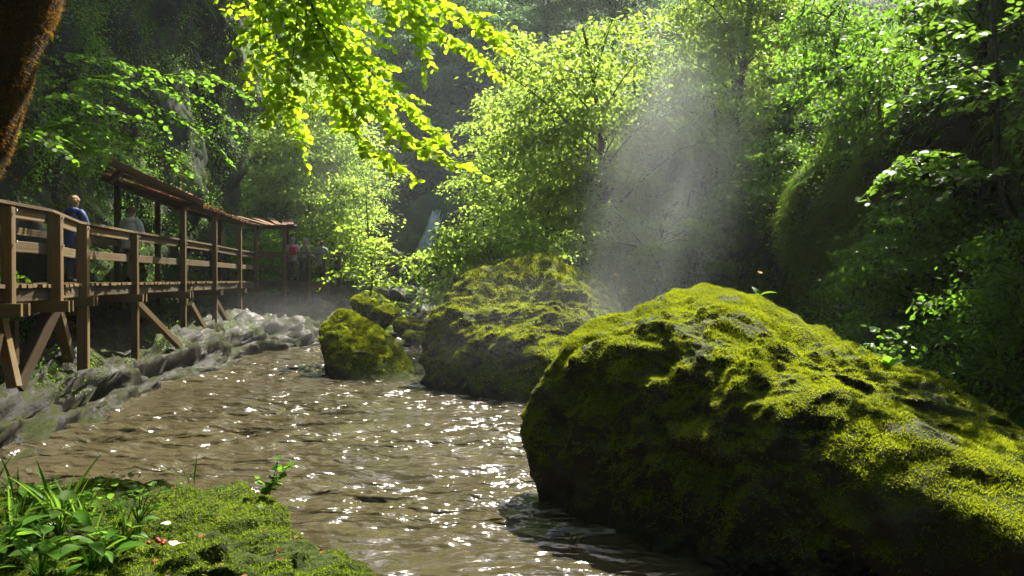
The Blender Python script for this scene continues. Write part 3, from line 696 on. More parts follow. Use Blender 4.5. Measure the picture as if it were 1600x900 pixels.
S = [
    ('p', (-1.0, 22.2, .7), .4, 1.2, 'bright bush growing behind the left shoulder of the broad boulder'),
    ('p', (-.3, 22.4, 1.6), 2.2, 1.15, 'bright bush above the left crest of the broad boulder'),
    ('p', (-2.3, 24.5, .6), 3.9, .72, 'pale bush above the small round boulder by the rapid'),
    ('p', (-3.7, 27.5, .6), 5.0, .6, 'bush at the foot of the waterfall valley behind the sapling'),
    ('p', (4.2, 21.5, .8), 1.7, 1.2, 'leafy shrub in the mist behind the broad boulder'),
    ('s', (5.4, 23.6, 2.2), 3.1, 1.2, 'drooping shrub at the base of the right cliff in the mist'),
    ('u', (5.7, 20.2, 3.6), .5, 1.3, 'shrub hanging on the front of the right cliff in the sun'),
    ('s', (5.6, 25.2, 5.6), 4.4, 1.25, 'shrub on the middle of the right slope above the mist'),
    ('u', (6.5, 18.0, 6.4), 2.8, 1.2, 'bush on the edge of the right cliff below its grassy top'),
    ('s', (6.5, 29, 4.5), 1.0, 1.5, 'large bush behind the light shaft on the right slope'),
    ('u', (-9.4, 11.0, 2.7), 1.1, 1.2, 'leafy green bush on the bank left of the blue coated person'),
    ('u', (-9.9, 13.6, 2.6), 4.2, 1.0, 'low leafy bush behind the blue coated person'),
    ('u', (-10.7, 20.2, 4.6), 2.4, 1.1, 'bush on the cliff above the near end of the roof'),
    ('u', (-10.2, 32.2, 2.6), .9, 1.1, 'bush beside the walkway at the cliff edge'),
    ('u', (6.2, 12.4, 1.4), .4, .9, 'dark leafy shrub at the cliff foot above the huge boulder'),
    ('u', (6.1, 14.6, 3.6), 3.4, 1.1, 'leafy shrub on the right cliff below the grassy bulge'),
    ('u', (5.9, 9.2, .9), 5.0, .8, 'dim shrub at the cliff foot near the right edge'),
    ('u', (6.4, 11.5, 5.6), 1.4, 1.1, 'dim shrub on the upper right cliff behind the sapling'),
]
for v_, loc, rz, s_, lab in S: tree(v_, loc, rz, s_, lab, 'shrub', 'shrub')
# unseen trees added above the left cliff and round the viewpoint to shade the gorge
for k, (v_, loc, rz, s_, lab) in enumerate([
    ('l', (-10.6, 21, 15.5), 0.1, 1.0, 'unseen added shade tree leaning out from the top of the left cliff, nearest the walkway roof'),
    ('l', (-10.9, 26, 16), -.1, 1.0, 'unseen added shade tree leaning out from the top of the left cliff, above its far edge'),
    ('l', (-10.4, 16, 15), .2, 1.0, 'unseen added shade tree leaning out from the top of the left cliff, above the walkers'),
    ('l', (-10.6, 31, 16.5), .1, 1.0, 'unseen added shade tree on the cliff top beyond the roofed walkway'),
    ('d', (9.5, -4, 10), 3.0, .95, 'unseen added shade tree on the right cliff top beside the viewpoint'),
    ('t', (-5.6, .6, .3), 1.0, 1.0, 'tall shade tree added beside the viewpoint, whose unseen crown arches overhead on the left'),
    ('t', (5.8, -1.5, .3), 4.0, 1.0, 'tall shade tree added beside the viewpoint, whose unseen crown arches overhead on the right'),
    ('d', (-3, -6, 0), 2.0, 1.0, 'tree behind the viewpoint on the left, added unseen for shade'),
    ('d', (3.5, -5.5, 0), 4.0, 1.05, 'tree behind the viewpoint on the right, added unseen for shade'),
]): tree(v_, loc, rz, s_, lab)

# ---- cliff vegetation ---------------------------------------------------------------
def cliff_cover(name, g, yrange, zrange, n_tuft, n_blade, label, mask_seed, leafmat, outward, tuft=.16, leaf=.075, thresh=0., gthresh=.05, seed=0, blade_len=.42):
    rng = np.random.default_rng(seed); v = g.reshape(-1, 3); f = grid_faces(*g.shape[:2]); f = np.vstack([f[:, [0, 1, 2]], f[:, [0, 2, 3]]])
    def wt(c, n): 
        m_ = (c[:, 1] > yrange[0]) & (c[:, 1] < yrange[1]) & (c[:, 2] > zrange[0]) & (c[:, 2] < zrange[1])
        return m_*(.03 + np.clip((fbm(c*.55 + mask_seed, 4) - thresh)*4, 0, 1))*np.clip(18/np.maximum(c[:, 1], 5), .5, 2)
    p_, n_ = sample_mesh(v, f, n_tuft, rng, wt); sgn = np.sign((n_*np.array(outward)).sum(1)); n_ = n_*np.where(sgn == 0, 1, sgn)[:, None]
    k = 12; ci = np.repeat(np.arange(n_tuft), k); sz = rng.uniform(.5, 1.5, n_tuft)[ci]
    off = rng.normal(size=(n_tuft*k, 3))*tuft*sz[:, None]
    pos = p_[ci] + n_[ci]*(.05 + np.abs(rng.normal(size=(n_tuft*k, 1)))*tuft*1.1*sz[:, None]) + off*.8
    dr = off + n_[ci]*tuft + np.array([0, 0, -.5])*tuft + rng.normal(size=off.shape)*.06
    nm = n_[ci]*.7 + np.array([0, 0, 1.0]) + rng.normal(size=off.shape)*.45
    tint = np.clip(.45 + .3*rng.normal(size=n_tuft)[ci] + .12*rng.normal(size=len(ci)), 0, 1)
    gg = Geo(); leaves(gg, pos, dr, nm, leaf*rng.uniform(.6, 1.3, len(ci)), tint)
    o = gg.obj(name, leafmat); tag(o, label, 'ground cover', kind='stuff')
    if n_blade:
        def wt2(c, n):
            m_ = (c[:, 1] > yrange[0]) & (c[:, 1] < yrange[1]) & (c[:, 2] > zrange[0]) & (c[:, 2] < zrange[1])
            return m_*np.clip((fbm(c*.45 + mask_seed + 40, 3) - gthresh)*5, 0.01, 1)
        p_, n_ = sample_mesh(v, f, n_blade, rng, wt2); sgn = np.sign((n_*np.array(outward)).sum(1)); n_ = n_*np.where(sgn == 0, 1, sgn)[:, None]
        gg = Geo(); tint = np.clip(.5 + .7*fbm(p_*.9 + 3, 3) + rng.normal(size=n_blade)*.12, 0, 1)
        blades(gg, p_, n_*.8 + np.array([0, 0, .55]) + rng.normal(size=p_.shape)*.35, blade_len*rng.uniform(.5, 1.3, n_blade), .016, 1.0, tint, 3, rng)
        o = gg.obj('hanging_grass' if 'right' in label else 'cliff_grass', M['grass']); tag(o, label.replace('leafy ground cover', 'drooping grass'), 'grass', kind='stuff')
cliff_cover('cliff_plants', gR, (4, 42), (.3, 12), 9000, 42000, 'leafy ground cover growing over the right cliff', 5., M['leaf_shade'], (-1, 0, .2), seed=31, thresh=.06, gthresh=.05)
cliff_cover('ridge_plants', gR, (15.2, 20), (2.6, 9.8), 900, 26000, 'leafy ground cover on the sunlit ridge of the right cliff', 55., M['leaf_tree'], (-1, 0, .2), seed=35, thresh=.0, gthresh=-.3, blade_len=.5)
cliff_cover('bank_plants', gL, (4, 44), (1.6, 16), 7000, 12000, 'leafy ground cover growing on the left cliff and its foot', 15., M['leaf_shade'], (1, 0, .2), seed=32, thresh=.05, gthresh=.15)
cliff_cover('bank_moss_plants', gL, (8, 24), (.5, 1.7), 500, 3500, 'leafy ground cover on the wet bank under the walkway', 25., M['leaf_shade'], (1, 0, .5), seed=33, thresh=.2, gthresh=.2, tuft=.08, leaf=.05, blade_len=.16)
# undergrowth on the valley floor and far hillside
cliff_cover('island_plants', gI, (19.5, 36), (-.2, 4), 2600, 0, 'dense leafy ground cover behind the broad boulder', 19., M['leaf_tree'], (0, -.3, 1), tuft=.22, leaf=.11, thresh=-.4, seed=36)
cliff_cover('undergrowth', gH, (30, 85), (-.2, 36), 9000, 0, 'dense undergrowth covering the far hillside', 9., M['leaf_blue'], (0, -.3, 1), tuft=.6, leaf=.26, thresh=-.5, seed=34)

# waterfall on the far hillside
e = empty('waterfall', (0, 0, 0), 'thin white waterfall sliding down the dark far rock', 'waterfall', kind='structure')
g = Geo(); _r = np.random.default_rng(9)
for k in range(70):
    u = _r.normal()*.5; c0 = P(686 + 5*u, 326 + _r.random()*34, 46.6) + np.array([-.35*_r.random(), 0, 0]); c1 = P(655 + 10*u + _r.normal()*3, 402 + _r.normal()*10, 45.4)
    mids = (c0 + c1)/2 + np.array([.10 + _r.normal()*.06, -.1, .06]); tube(g, curve([c0, mids, c1], 8), _r.uniform(.004, .020), 3)
g.obj('falling_water', M['fall'], e)
# dark rock wall that carries the waterfall
wall_pts = [P(590, 470, 46), P(720, 470, 46), P(700, 300, 48), P(625, 330, 48.5), P(590, 420, 47), P(740, 330, 49), P(600, 470, 52), P(740, 470, 52), P(690, 300, 53)]
v, f = hull_shape(wall_pts, ICO5, 14, .5, .6, 8, .2)
o = Geo().add(v, f).obj('waterfall_rock', M['cliff']); tag(o, 'dark rock face behind the waterfall', 'rock face', kind='structure')

# ---- hanging beech branch at the top ----------------------------------------------
rng = np.random.default_rng(21)
hang = [([P(470, -160, 7.4), P(470, -20, 7.0), P(462, 70, 6.8), P(446, 172, 6.7)], .010),
        ([P(475, -150, 7.3), P(483, 0, 7.0), P(510, 62, 6.9), P(545, 125, 6.8), P(600, 190, 6.7), P(655, 230, 6.6), P(712, 252, 6.5)], .014),
        ([P(474, -100, 7.2), P(476, 10, 7.1), P(498, 85, 7.1), P(528, 150, 7.2), P(560, 215, 7.2), P(622, 262, 7.1)], .011),
        ([P(505, 40, 6.9), P(570, 105, 7.2), P(640, 165, 7.3), P(690, 215, 7.3)], .008),
        ([P(490, -40, 7.1), P(540, 40, 7.5), P(590, 110, 7.6), P(612, 165, 7.7)], .008),
        ([P(430, -150, 7.0), P(415, -20, 6.8), P(405, 60, 6.8), P(420, 130, 6.9)], .009),
        ([P(500, -140, 7.4), P(570, -30, 7.3), P(640, 20, 7.2), P(700, 60, 7.1), P(755, 95, 7.0)], .011),
        ([P(560, -120, 7.0), P(640, -20, 6.9), P(720, 20, 6.8), P(790, 62, 6.7)], .010),
        ([P(620, -120, 6.9), P(640, -20, 7.1), P(655, 40, 7.1), P(660, 82, 7.1)], .007),
        ([P(450, -100, 7.6), P(440, 0, 7.8), P(430, 80, 7.9), P(455, 160, 7.9), P(470, 215, 7.9)], .009),
        ([P(520, -120, 7.8), P(520, 10, 8.0), P(545, 90, 8.0), P(560, 160, 8.0)], .009)]
# the boughs these twigs hang from, above the picture
root = np.array([-5.2, 5.2, 7.6])
for a in list(hang): pass
bough = [curve([root, np.array([-4.2, 6.0, 7.4]), np.array([-2.6, 7.0, 6.6]), P(470, -140, 7.3)], 14), curve([np.array([-2.6, 7.0, 6.6]), P(540, -150, 7.3), P(620, -110, 7.0), P(700, -120, 6.8)], 12)]
leafy_thing('hanging_beech_branch', P(474, -140, 7.3), hang, 'bright backlit yellow green branch hanging into the top of the picture', 'branch', M['leaf_beech'], rng, (.077), .60, .024, .058, 300,
            extra=[(b_, np.linspace(.07, .02, len(b_))) for b_ in bough], flat=.9, droop=.15, planar=1.0)
# leaning trunk in the top left corner
rng = np.random.default_rng(22)
c = curve([(-4.6, 3.0, -.4), (-4.35, 4.0, 1.2), P(-60, 240, 5.0), P(-22, 100, 5.0), P(34, -20, 5.1), P(110, -190, 5.2), (-2.1, 5.4, 6.4)], 40)
g = Geo(); tube(g, c, np.interp(np.arange(40), [0, 39], [.34, .20]), 28)
v = np.vstack(g.v); v = v + norm(v - v.mean(0))*(.03*fbm(v*6, 4) + .015*ridged(v*np.array([9, 9, 2]), 3))[:, None]; g.v = [v]
e = empty('leaning_tree', (-4.6, 3.0, -.4), 'dark leaning trunk edged with orange moss in the top left corner', 'tree')
tr_o = link('trunk', g.mesh('trunk', M['bark_moss']), e); tr_o.location = (4.6, -3.0, .4)
ff = np.vstack(g.f); pp, nn = sample_mesh(v, ff, 26000, rng, lambda c, n: (c[:, 2] > 2.4)*np.clip(fbm(c*5, 3) + .5, 0.05, 1))
gg = Geo(); blades(gg, pp + np.array([4.6, -3.0, .4]), norm(nn + rng.normal(size=nn.shape)*.6), .022*(.4 + rng.random(len(pp))), .005, .5, np.clip(rng.normal(.5, .25, len(pp)), 0, 1), 1, rng)
M['moss_orange'] = mat_leaf('orange_moss', (.06, .032, .006), (.17, .085, .008), (.30, .15, .015), .45, .8, .1)
o = gg.obj('moss', M['moss_orange'], e); o['kind'] = 'stuff'
polys = []
for k in range(13):
    a = c[33 + k % 6]; d = np.array([rng.uniform(.6, 3.0), rng.uniform(-.3, 2.6), rng.uniform(.2, 1.2)]); polys.append(([a - np.array([-4.6, 3.0, -.4]), a + d*.5 + np.array([4.6, -3.0, .4]) + np.array([0, 0, .25]), a + d + np.array([4.6, -3.0, .4])], .02))
polys = [([np.asarray(q[0]) if i else c[33 + k % 6] + np.array([4.6, -3.0, .4]) for i, _ in enumerate([0])] + list(q[1:]), r) for k, (q, r) in enumerate(polys)]
pos, dr, nr, sz, gg = spray_system(polys, rng, .085, .7, .04, .12, flat=.6)
gg.obj('branch', M['bark'], e); g2 = Geo(); leaves(g2, pos, dr, nr, sz, np.clip(rng.normal(.5, .25, len(pos)), 0, 1), LEAF_NEAR); o = g2.obj('foliage', M['leaf_beech'], e); o['kind'] = 'stuff'

# ---- sapling on the right ----------------------------------------------------------
rng = np.random.default_rng(23)
D = 9.0
stem = curve([(7.0, 9.2, 2.2), P(1590, 345, 9.1), P(1556, 300, D), P(1556, 180, D), P(1550, 60, D), P(1548, -80, D)], 16)
sp = [([P(1555, 140, D), P(1500, 95, 8.7), P(1440, 80, 8.4), P(1395, 72, 8.2), P(1362, 92, 8.1)], .012),
      ([P(1550, 60, D), P(1500, 40, 8.8), P(1450, 30, 8.6), P(1405, 52, 8.5)], .010),
      ([P(1556, 180, D), P(1500, 135, 8.7), P(1450, 130, 8.4), P(1400, 165, 8.2)], .012),
      ([P(1556, 170, D), P(1520, 130, 8.4), P(1480, 118, 8.0), P(1440, 150, 7.8)], .009),
      ([P(1556, 290, D), P(1510, 262, 8.6), P(1450, 240, 8.3), P(1400, 262, 8.1), P(1342, 318, 7.9)], .012),
      ([P(1556, 285, D), P(1500, 268, 8.4), P(1440, 262, 8.0), P(1390, 312, 7.8)], .010),
      ([P(1530, 275, 8.8), P(1480, 240, 8.2), P(1430, 235, 8.0), P(1380, 275, 7.9)], .009),
      ([P(1556, 280, D), P(1590, 262, 8.8), P(1640, 270, 8.6)], .008), ([P(1556, 150, D), P(1590, 110, 8.8), P(1650, 100, 8.6)], .009),
      ([P(1550, 60, D), P(1590, 20, 8.7), P(1640, 15, 8.5)], .009), ([P(1556, 215, D), P(1580, 200, 8.9), P(1620, 215, 8.8)], .007), ([P(1548, 0, D), P(1500, -20, 8.7), P(1440, -10, 8.5)], .008)]
leafy_thing('sapling', (7.0, 9.2, 2.2), sp, 'slender sapling with layered bright leaf sprays near the right edge', 'sapling', M['leaf_sapling'], rng, .105, .45, .045, .12, 300,
            extra=[(stem, np.linspace(.045, .02, 16))], flat=.45, droop=.25)
# ---- branches over the walkway on the left -----------------------------------------
rng = np.random.default_rng(24)
lb = [([(-10.6, 18, 6.3), P(120, 120, 17.5), P(220, 128, 17), P(310, 150, 16.6), P(372, 190, 16.4)], .03),
      ([(-10.6, 18, 6.3), P(110, 85, 17.5), P(170, 92, 17), P(230, 110, 16.8)], .02),
      ([P(120, 120, 17.5), P(240, 165, 16.6), P(310, 200, 16.2), P(345, 235, 16)], .02),
      ([P(200, 125, 17), P(300, 115, 16.8), P(350, 125, 16.6), P(388, 150, 16.5)], .018),
      ([(-10.5, 16.6, 5.0), P(120, 190, 16), P(180, 205, 15.8), P(240, 225, 15.6), P(295, 262, 15.5)], .022),
      ([(-10.5, 16.6, 5.0), P(90, 195, 16), P(130, 225, 15.6), P(180, 240, 15.4)], .016), ([P(60, 160, 16.5), P(100, 150, 16), P(160, 165, 15.8), P(230, 190, 15.7)], .014),
      ([P(20, 210, 14), P(60, 205, 13.6), P(95, 230, 13.4)], .012)]
leafy_thing('overhanging_shrub', (-10.6, 18, 6.3), lb, 'shrub with layered green boughs reaching over the two nearest walkers', 'shrub', M['leaf_shade'], rng, .13, .95, .055, .17, 220, flat=.5, droop=.3)
# ---- sapling by the wedge boulder ---------------------------------------------------
rng = np.random.default_rng(25)
b0 = P(578, 462, 23.5)
ls = [([b0, P(585, 430, 22), P(600, 400, 21.6), P(560, 380, 21.3), P(520, 392, 21)], .018), ([P(582, 440, 22), P(560, 420, 21.5), P(530, 425, 21.2), P(510, 440, 21)], .014), ([P(585, 430, 22), P(610, 400, 21.6), P(640, 412, 21.3), P(665, 440, 21)], .014),
      ([P(582, 420, 22), P(578, 380, 21.8), P(560, 360, 21.4), P(528, 350, 21.2)], .013), ([P(582, 410, 22), P(590, 375, 21.6), P(612, 390, 21.3), P(625, 395, 21.2)], .012), ([P(590, 450, 22), P(620, 440, 21.6), P(650, 455, 21.3), P(680, 470, 21)], .012), ([P(588, 455, 22), P(600, 470, 21.6), P(640, 478, 21.4)], .010)]
leafy_thing('sapling', b0, ls, 'thin young tree with pale layered leaves beside the wedge boulder', 'sapling', M['leaf_tree'], rng, .15, .75, .075, .16, 0, flat=.5, extra=[(curve([b0, P(583, 440, 22.2), P(578, 400, 22), P(574, 340, 21.8), P(572, 300, 21.8)], 10), np.linspace(.03, .012, 10))])
# ---- low shrub in front of right cliff -------------------------------------------------
rng = np.random.default_rng(26)
b0 = (4.7, 10.0, .4)
ls = [([b0, P(1390, 540, 9.7), P(1375, 515, 9.6), P(1352, 508, 9.6)], .008), ([b0, P(1395, 530, 9.7), P(1400, 508, 9.6), P(1410, 510, 9.5)], .008), ([b0, P(1400, 545, 9.6), P(1415, 535, 9.5), P(1428, 545, 9.5)], .007), ([b0, P(1380, 550, 9.7), P(1360, 535, 9.6), P(1350, 540, 9.6)], .007)]
leafy_thing('seedling_shrub', b0, ls, 'small shrub just above the right slope of the huge boulder', 'shrub', M['leaf_sapling'], rng, .075, .2, .045, .07, 60, flat=.5)

# ---- foreground plants -------------------------------------------------------------
def fg_z(x, y):
    d = (fgv[:, 0] - x)**2 + (fgv[:, 1] - y)**2; m_ = (d < .006) ; return fgv[m_, 2].max() if m_.any() else 1.0
def big_leaf_mesh(name, mat, w_=.3, n=7, fold=.12, droop=.35):
    s = np.linspace(0, 1, n); wv_ = w_*np.sin(np.pi*s**.75)**.8; wv_[0] = .01; wv_[-1] = .004
    z = -droop*s*s; v = []
    for i in range(n): v += [(s[i], -wv_[i], z[i] + fold*wv_[i]*2), (s[i], 0, z[i] - fold*wv_[i]), (s[i], wv_[i], z[i] + fold*wv_[i]*2)]
    return Geo().add(v, grid_faces(n, 3)).mesh(name, mat)
BL = [big_leaf_mesh('leaf', M['leaf_sapling'], .26), big_leaf_mesh('leaf', M['leaf_shade'], .33, droop=.2), big_leaf_mesh('leaf', M['leaf_sapling'], .2, droop=.5)]
BLADE = big_leaf_mesh('blade', M['leaf_sapling'], .035, 10, .3, .25); BLADE2 = big_leaf_mesh('blade', M['leaf_sapling'], .03, 10, .3, .7); PALE = big_leaf_mesh('petal', M['petal'], .28, droop=.3)
def place(name, me, base_e, p, yaw, pitch, L_):
    o = link(name, me, base_e); o.location = Vector(np.array(p, float) - np.array(base_e.location)); o.rotation_euler = (random.uniform(-.4, .4), -pitch, yaw); o.scale = (L_,)*3; return o
def fgp(px, d):
    x = (px - 800)/F*d; return np.array([x, d, fg_z(x, d)])
random.seed(4)
# broad leaved plants, each with its own stalks
for k, (px, d, n, sz_, lab) in enumerate([(90, 3.15, 18, .11, 'broad leaved plant right below the tall grass tuft on the foreground rock'), (20, 3.1, 16, .11, 'broad leaved plant in the lower left corner'), (140, 2.75, 18, .09, 'light green leafy plant at the bottom edge, left of the pale petals'),
                                          (60, 2.7, 16, .10, 'dark leafy plant at the very bottom left'), (215, 3.3, 14, .07, 'small leafy plant right of the grass tuft'), (30, 3.6, 14, .10, 'leafy plant at the left edge below the river'), (190, 2.9, 14, .07, 'small leafy plant beside the red fruit'),
                                          (-10, 2.8, 14, .12, 'big leaved plant cut by the left edge'), (110, 3.55, 14, .07, 'small leafy plant behind the tall grass tuft')]):
    b = fgp(px, d); e = empty('leafy_plant', b, lab, 'plant'); st_ = Geo()
    for j in range(n):
        a = random.uniform(0, 6.28); h_ = random.uniform(.03, .13); r_ = random.uniform(.02, .09); top = b + np.array([math.cos(a)*r_, math.sin(a)*r_, h_])
        tube(st_, curve([b - np.array([0, 0, .02]), (b + top)/2 + np.array([0, 0, .02]), top], 5) - b, .0025, 4)
        place('leaf', BL[(k + j) % 3], e, top, a + random.uniform(-.5, .5), random.uniform(-.1, .5), sz_*random.uniform(.6, 1.1))
    st_.obj('stem', M['leaf_shade'], e)
for k, (px, d, n, h_, lab) in enumerate([(100, 3.45, 26, .30, 'tall dark grass tuft on the foreground rock'), (170, 3.2, 14, .16, 'short grass tuft right of the tall one'), (45, 3.4, 14, .20, 'grass tuft near the left edge of the foreground rock'), (5, 4.0, 6, .22, 'pale arching grass at the left edge before the river'), (278, 4.25, 5, .17, 'thin seedling grass on the tip of the foreground rock')]):
    b = fgp(px, d); e = empty('grass_tuft', b, lab, 'grass')
    for j in range(n):
        q = b + np.array([random.gauss(0, .05), random.gauss(0, .04), -.01]); place('blade', BLADE if random.random() < .7 else BLADE2, e, q, random.uniform(0, 6.28), random.uniform(1.0, 1.5), h_*random.uniform(.5, 1.15))
for k, (px, py_d, s_, lab) in enumerate([(60, 3.2, .06, 'pale white petal lying under the tall grass tuft'), (265, 2.85, .07, 'pale white petal at the bottom beside the red fruit'), (262, 3.1, .05, 'small pale leaf above the bottom petal')]):
    b = fgp(px, py_d) + np.array([0, 0, .03]); e = empty('fallen_petal', b, lab, 'petal'); place('petal', PALE, e, b, k*1.3, .2, s_); place('petal', PALE, e, b + np.array([.01, 0, .005]), k*1.3 + .7, .3, s_*.8)
b = fgp(420, 3.95); rng = np.random.default_rng(27)
leafy_thing('seedling', b, [([b, b + np.array([.02, 0, .08]), b + np.array([.04, 0, .16])], .003), ([b + np.array([.01, 0, .05]), b + np.array([.05, .02, .10]), b + np.array([.08, .02, .13])], .002), ([b, b + np.array([-.02, 0, .05]), b + np.array([-.05, 0, .08])], .002)], 'green seedling on the right rim of the foreground rock', 'seedling', M['leaf_sapling'], rng, .045, .05, .02, .03, 40, flat=.6)
# yellow flowers on the big boulder
def top_of(v, x, y): d = (v[:, 0]-x)**2 + (v[:, 1]-y)**2; i = np.argsort(d)[:12]; return v[i, 2].max()
FL = Geo()
for k in range(9):
    a = k/9*6.283; leaves(FL, np.zeros((1, 3)), np.array([[math.cos(a), math.sin(a), .35]]), np.array([[0, 0, 1.]]), .028, .5)
FLM = FL.mesh('petal', M['flower'])
for (px, d, v_, h_, lab) in [(1187, 9.0, bigv, .26, 'single yellow flower with two leaves on the crest of the huge boulder'), (962, 20.6, midv, .5, 'tiny yellow flower at the right end of the broad boulder')]:
    x = (px - 800)/F*d; b = np.array([x, d, top_of(v_, x, d)]); e = empty('yellow_flower', b, lab, 'flower'); sc_ = d/9
    g = Geo(); tube(g, curve([(0, 0, -.02), (.004, 0, h_*.5), (0, 0, h_)], 6), .003*sc_, 4); g.obj('stem', M['leaf_sapling'], e); o = link('petal', FLM, e); o.location = (0, 0, h_); o.scale = (1.2*sc_,)*3; o.rotation_euler = (.5, .2, 0)
    place('leaf', BL[0], e, b, 2.2, 1.0, .15*sc_); place('leaf', BL[2], e, b, .1, .6, .18*sc_); place('leaf', BL[2], e, b, 3.6, .5, .12*sc_)
for k, (px, py, d, lab) in enumerate([(1345, 575, 7.6, 'small plant on the sunny slope of the huge boulder'), (1392, 592, 7.2, 'second small plant further down the sunny slope of the huge boulder')]):
    x = (px - 800)/F*d; b = np.array([x, d, top_of(bigv, x, d)]); e = empty('rock_plant', b, lab, 'plant')
    for j in range(7): place('leaf', BL[j % 3], e, b, j*.95, random.uniform(.3, 1.2), random.uniform(.09, .16))

# ---- ferns on the right cliff and the roof ------------------------------------------------
def fern_mesh(seed):
    rng = np.random.default_rng(seed); g = Geo()
    for k in range(9):
        a = k/9*6.283 + rng.normal()*.2; L_ = rng.uniform(.7, 1.1); s = np.linspace(0, 1, 16); d = np.array([math.cos(a), math.sin(a), 0])
        q = d*(s*L_*.85)[:, None] + np.array([0, 0, 1.0])*(L_*(.75*s - .75*s*s))[:, None]; tube(g, q, np.linspace(.008, .003, 16), 3, False)
        sd = np.cross(d, [0, 0, 1]); 
        for sg in (1, -1):
            leaves(g, q[1:], sd*sg + d*.35 + np.zeros((15, 3)), np.array([0, 0, 1.]) + np.zeros((15, 3)), .24*L_*np.sin(np.pi*(.12 + .86*s[1:])), np.full(15, .5), LEAF_FAR, .45)
    return g.mesh('frond', M['leaf_sapling'])
FERN = [fern_mesh(1), fern_mesh(2)]
def right_face(y, z):
    i = np.argmin(np.abs(ysR - y)); r = gR[i]; m_ = np.argmin(np.abs(r[:, 2] - z)); return r[m_]
fl = ['under the sunlit grassy edge', 'halfway up the sunlit edge', 'high on the grassy edge', 'in the dark right of the grassy bulge', 'below the sapling boughs', 'low above the mist', 'in the shade near the top right', 'deep in the shade behind the sapling']
for k, (y, z, s_) in enumerate([(17.6, 4.2, .8), (17.2, 5.6, .9), (17.4, 7.4, .9), (14, 4.6, .7), (12, 3.8, .7), (19, 3.0, .8), (12, 6.5, .7), (10, 4.8, .6)]):
    p_ = right_face(y, z); e = empty('fern', p_ + np.array([-.1, 0, .0]), 'fern on the right cliff ' + fl[k], 'fern'); e.rotation_euler = (0, -.7, k); e.scale = (s_,)*3; link('frond', FERN[k % 2], e)
for k, (i, u, s_) in enumerate([(0.3, .75, .55), (.9, .6, .5), (1.5, .35, .45)]):
    a = np.array([np.interp(i, range(7), ro3[:, j]) for j in range(3)]); b = np.array([np.interp(i, range(7), ri3[:, j]) for j in range(3)]); e = empty('fern', a*(1-u) + b*u + np.array([0, 0, .03]), ['fern on the highest corner of the walkway roof', 'fern in the middle of the near walkway roof', 'small fern near the eave of the walkway roof'][k], 'fern'); e.rotation_euler = (0, 0, k*2.1); e.scale = (s_,)*3; link('frond', FERN[k % 2], e)

# ------------------------------------------------------------------ people
def cloth(name, c, rough=.85): 
    if name not in M: M[name] = mat_plain(name, c, rough, .25, 14)
    return M[name]
M['skin'] = mat_plain('skin', (.42, .24, .17), .55, .1)
def skin_obj(name, verts, edges, radii, mat, parent, sub=2, root=0):
    me = bpy.data.meshes.new(name); me.from_pydata([tuple(v) for v in verts], edges, []); o = bpy.data.objects.new(name, me); COL.objects.link(o)
    o.modifiers.new('skin', 'SKIN'); 
    sv = me.skin_vertices[0].data
    for i, r in enumerate(radii): sv[i].radius = r if hasattr(r, '__len__') else (r, r); sv[i].use_root = (i == root)
    o.modifiers.new('sub', 'SUBSURF').levels = sub
    dg = bpy.context.evaluated_depsgraph_get(); m2 = bpy.data.meshes.new_from_object(o.evaluated_get(dg)); bpy.data.objects.remove(o)
    m2.name = name; m2.materials.clear(); m2.materials.append(mat)
    m2.polygons.foreach_set('use_smooth', np.full(len(m2.polygons), True)); return link(name, m2, parent)
def loft(name, rings, mat, parent, n=22, fold=.0, seed=0):
    """rings: (x, y, z, rx, ry)"""
    a = np.linspace(0, 2*np.pi, n, endpoint=False); v = []
    for k, (x, y, z, rx, ry) in enumerate(rings):
        f_ = 1 + fold*np.array([noise(np.array([[math.cos(q)*2.2 + seed, math.sin(q)*2.2, z*1.1]]))[0] for q in a]); v.append(np.stack([x + np.cos(a)*rx*f_, y + np.sin(a)*ry*f_, np.full(n, z)], 1))
    v = np.vstack(v); f = []
    for k in range(len(rings) - 1):
        for j in range(n): f.append((k*n + j, k*n + (j+1) % n, (k+1)*n + (j+1) % n, (k+1)*n + j))
    return Geo().add(v, f).obj(name, mat, parent)
